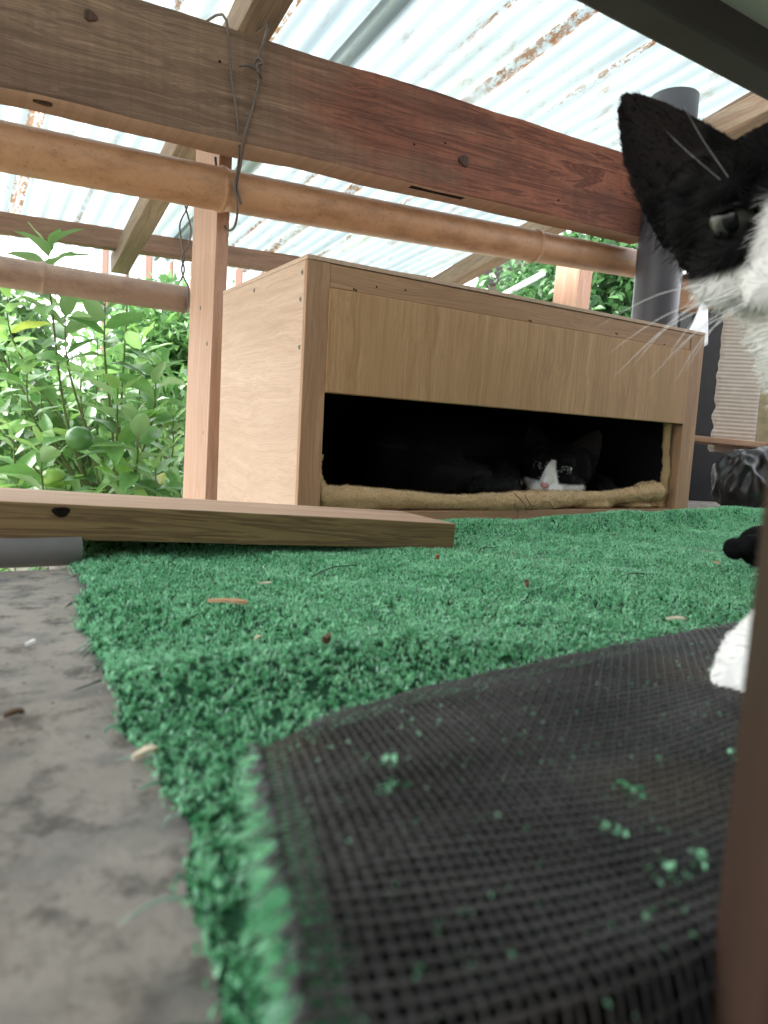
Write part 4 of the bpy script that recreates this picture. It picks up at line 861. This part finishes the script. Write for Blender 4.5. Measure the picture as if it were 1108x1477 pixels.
# neighbour's shed: ribbed metal wall
nb = thing('neighbour_shed', view(270, 640, 6.2), 'neighbour shed with ribbed white and brown metal wall beyond the shrubs', 'shed')
wp, bp = plain('white metal sheet', (.62, .66, .68), .5, .4, .1, 3), plain('brown metal strip', (.30, .17, .13), .6, .3, .2, 5)
A0, A1 = view(150, 640, 6.3), view(470, 640, 6.0); A0.z = A1.z = 0; L = (A1 - A0).length; d_ = (A1 - A0).normalized(); n = 10; ang = math.atan2(d_.y, d_.x)
for k in range(n):
    p = A0 + d_ * (L * (k + .5) / n); box('wall_panel', (p.x, p.y, .55), (L / n - .03, .03, 2.6), wp, nb, .006, ang)
    p = A0 + d_ * (L * k / n); box('batten', (p.x, p.y, .55), (.03 if k % 2 else .06, .05, 2.6), bp, nb, .006, ang)
# pale rendered wall at the left
pw = box('garden_wall', view(40, 640, 6.8) + Vector((0, 0, .05)), (2.2, .12, 1.5), plain('pale render', (.72, .74, .74), .9, .2, .06, 4), None, .01, ang); tag(pw, 'pale rendered garden wall behind the citrus tree', 'wall')
# neighbour roof at the right with a pale pole
nh = thing('neighbour_roof', view(745, 400, 7), 'dark neighbour house eave seen past the short orange post', 'house')
e0, e1 = view(690, 402, 7.0), view(800, 388, 7.0); bar('fascia', e0, e1, .1, .16, plain('dark eave', (.05, .042, .04), .7), nb if False else nh, .01)
bar('roof_slope', view(690, 375, 7.6), view(800, 362, 7.6), .8, .08, plain('grey roof tiles', (.16, .16, .18), .6, .3, .3, 6), nh, .01)
bar('house_wall', view(690, 560, 7.4) , view(830, 560, 7.4), .12, 2.2, plain('brown house wall', (.12, .09, .08), .8), nh, .01)
pl_ = tube('garden_pole', [view(722, 428, 4.0), view(785, 394, 4.0)], .016, plain('pale pole', (.6, .62, .66), .5), None, 10); tag(pl_, 'pale slanting garden pole in front of the dark eave', 'pole')

# ------------------------------------------------------------------ bits lying about
def floor_pt(px, py, z):
    a = view(px, py, 1.0) - CAM; return CAM + a * ((z - CAM.z) / a.z)
def chip(name, px, py, z, L, w, th, ang, mat, lab, cat):
    p = floor_pt(px, py, z); bm = bmesh.new(); n = 7; rows = []; L *= .75; w *= .75
    for i in range(n + 1):
        t = i / n - .5; wd = w * (.35 + .65 * (t + .5)) * (1 - (2 * abs(t)) ** 6 * .5) * (1 + .25 * mnoise.noise(Vector((i * .9, px, 0)))); zc = th * .35 * math.sin(t * 4 + px)
        rows.append([bm.verts.new((t * L, s_ * wd / 2, zc + q * th)) for s_, q in ((-1, 0), (1, 0), (1, 1), (-1, 1))])
    for a, b in zip(rows[:-1], rows[1:]):
        for k in range(4): bm.faces.new([a[k], a[(k + 1) % 4], b[(k + 1) % 4], b[k]])
    bm.faces.new(rows[0][::-1]); bm.faces.new(rows[-1]); bmesh.ops.recalc_face_normals(bm, faces=bm.faces)
    return tag(from_bm(name, bm, mat, None, Matrix.Translation(p) @ Matrix.Rotation(ang, 4, 'Z')), lab, cat)
cm = wood('wood chip', (.66, .42, .26), (.45, .25, .14), 'x', 3); sp = plain('pale splinter', (.72, .62, .46), .8); dk = plain('brown leaf bit', (.10, .06, .035), .8); rs = plain('rust crumb', (.38, .17, .08), .8)
zt = lambda px, py: float(zturf(*[np.array(v) for v in floor_pt(px, py, .01).xy])) + .0055
for nm, a, b, L, w, th, an, mt, lab, ct in (
    ('wood_chip', 328, 869, .030, .008, .0016, R(-32), cm, 'orange wood chip lying alone on the turf in front of the plank', 'wood chip'),
    ('wood_splinter', 382, 841, .012, .004, .0008, R(-10), sp, 'small pale splinter on the turf between plank and orange chip', 'splinter'),
    ('leaf_crumb', 630, 806, .006, .005, .003, .4, rs, 'rusty crumb on the turf just below the end of the plank', 'crumb'),
    ('wood_splinter', 372, 921, .007, .004, .001, .6, sp, 'tiny pale flake on the middle of the turf', 'splinter'),
    ('dry_leaf', 975, 893, .016, .006, .0012, -.5, sp, 'pale dry leaf scrap near the fold of the turf', 'leaf scrap'),
    ('dry_leaf', 885, 772, .014, .004, .001, .2, dk, 'brown dry twig bit on the turf below the resting cat', 'leaf scrap'),
    ('leaf_crumb', 760, 845, .008, .005, .003, 1, dk, 'dark crumb on the open turf', 'crumb'),
    ('leaf_crumb', 470, 925, .006, .005, .003, .2, dk, 'dark speck on the turf past the tiny pale flake', 'crumb'),
    ('dry_leaf', 1035, 812, .020, .005, .001, .9, cm, 'curled tan leaf scrap beside the black paw', 'leaf scrap')): chip(nm, a, b, zt(a, b), L, w, th, an, mt, lab, ct)
chip('wood_chip', 208, 1088, .004, .011, .006, .0015, .3, sp, 'pale wood chip at the torn edge of the turf', 'wood chip')
chip('white_crumb', 44, 929, .0012, .006, .004, .0015, .2, plain('white crumb', (.8, .8, .8), .8), 'white crumb on the bare concrete', 'crumb')
chip('leaf_crumb', 20, 1031, .0012, .009, .005, .0015, .2, dk, 'dark crumb on the bare concrete', 'crumb')
tw_m = plain('dry stem', (.05, .045, .03), .8)
for k, (p, lab) in enumerate((([(.325, .0, .042), (.335, -.012, .028), (.33, -.022, .018)], 'thin dry stem hanging over the towel below the cat'), ([(.345, -.0, .04), (.352, -.014, .022), (.37, -.02, .033), (.385, -.018, .02)], 'bent dry stem looping off the towel'), ([(.30, -.03, .03), (.285, -.055, .022), (.27, -.07, .016)], 'dry stem lying on the turf ridge by the cat house'))):
    tag(tube('dry_twig', smoothpath(p, 14), .0005, tw_m, None, 5), lab, 'stem')
for k, (a0, b0, a1, b1) in enumerate(((450, 832, 515, 815), (690, 797, 715, 790), (905, 835, 930, 828))):
    p, q = floor_pt(a0, b0, .014), floor_pt(a1, b1, .013); tag(tube('dry_twig', smoothpath([p, p.lerp(q, .5) + Vector((0, .006, .001)), q], 10), .00045, tw_m, None, 5), ('long dark stem on the turf below the plank', 'short dark stem on the turf in front of the towel', 'short dark stem on the turf near the black paw')[k], 'stem')
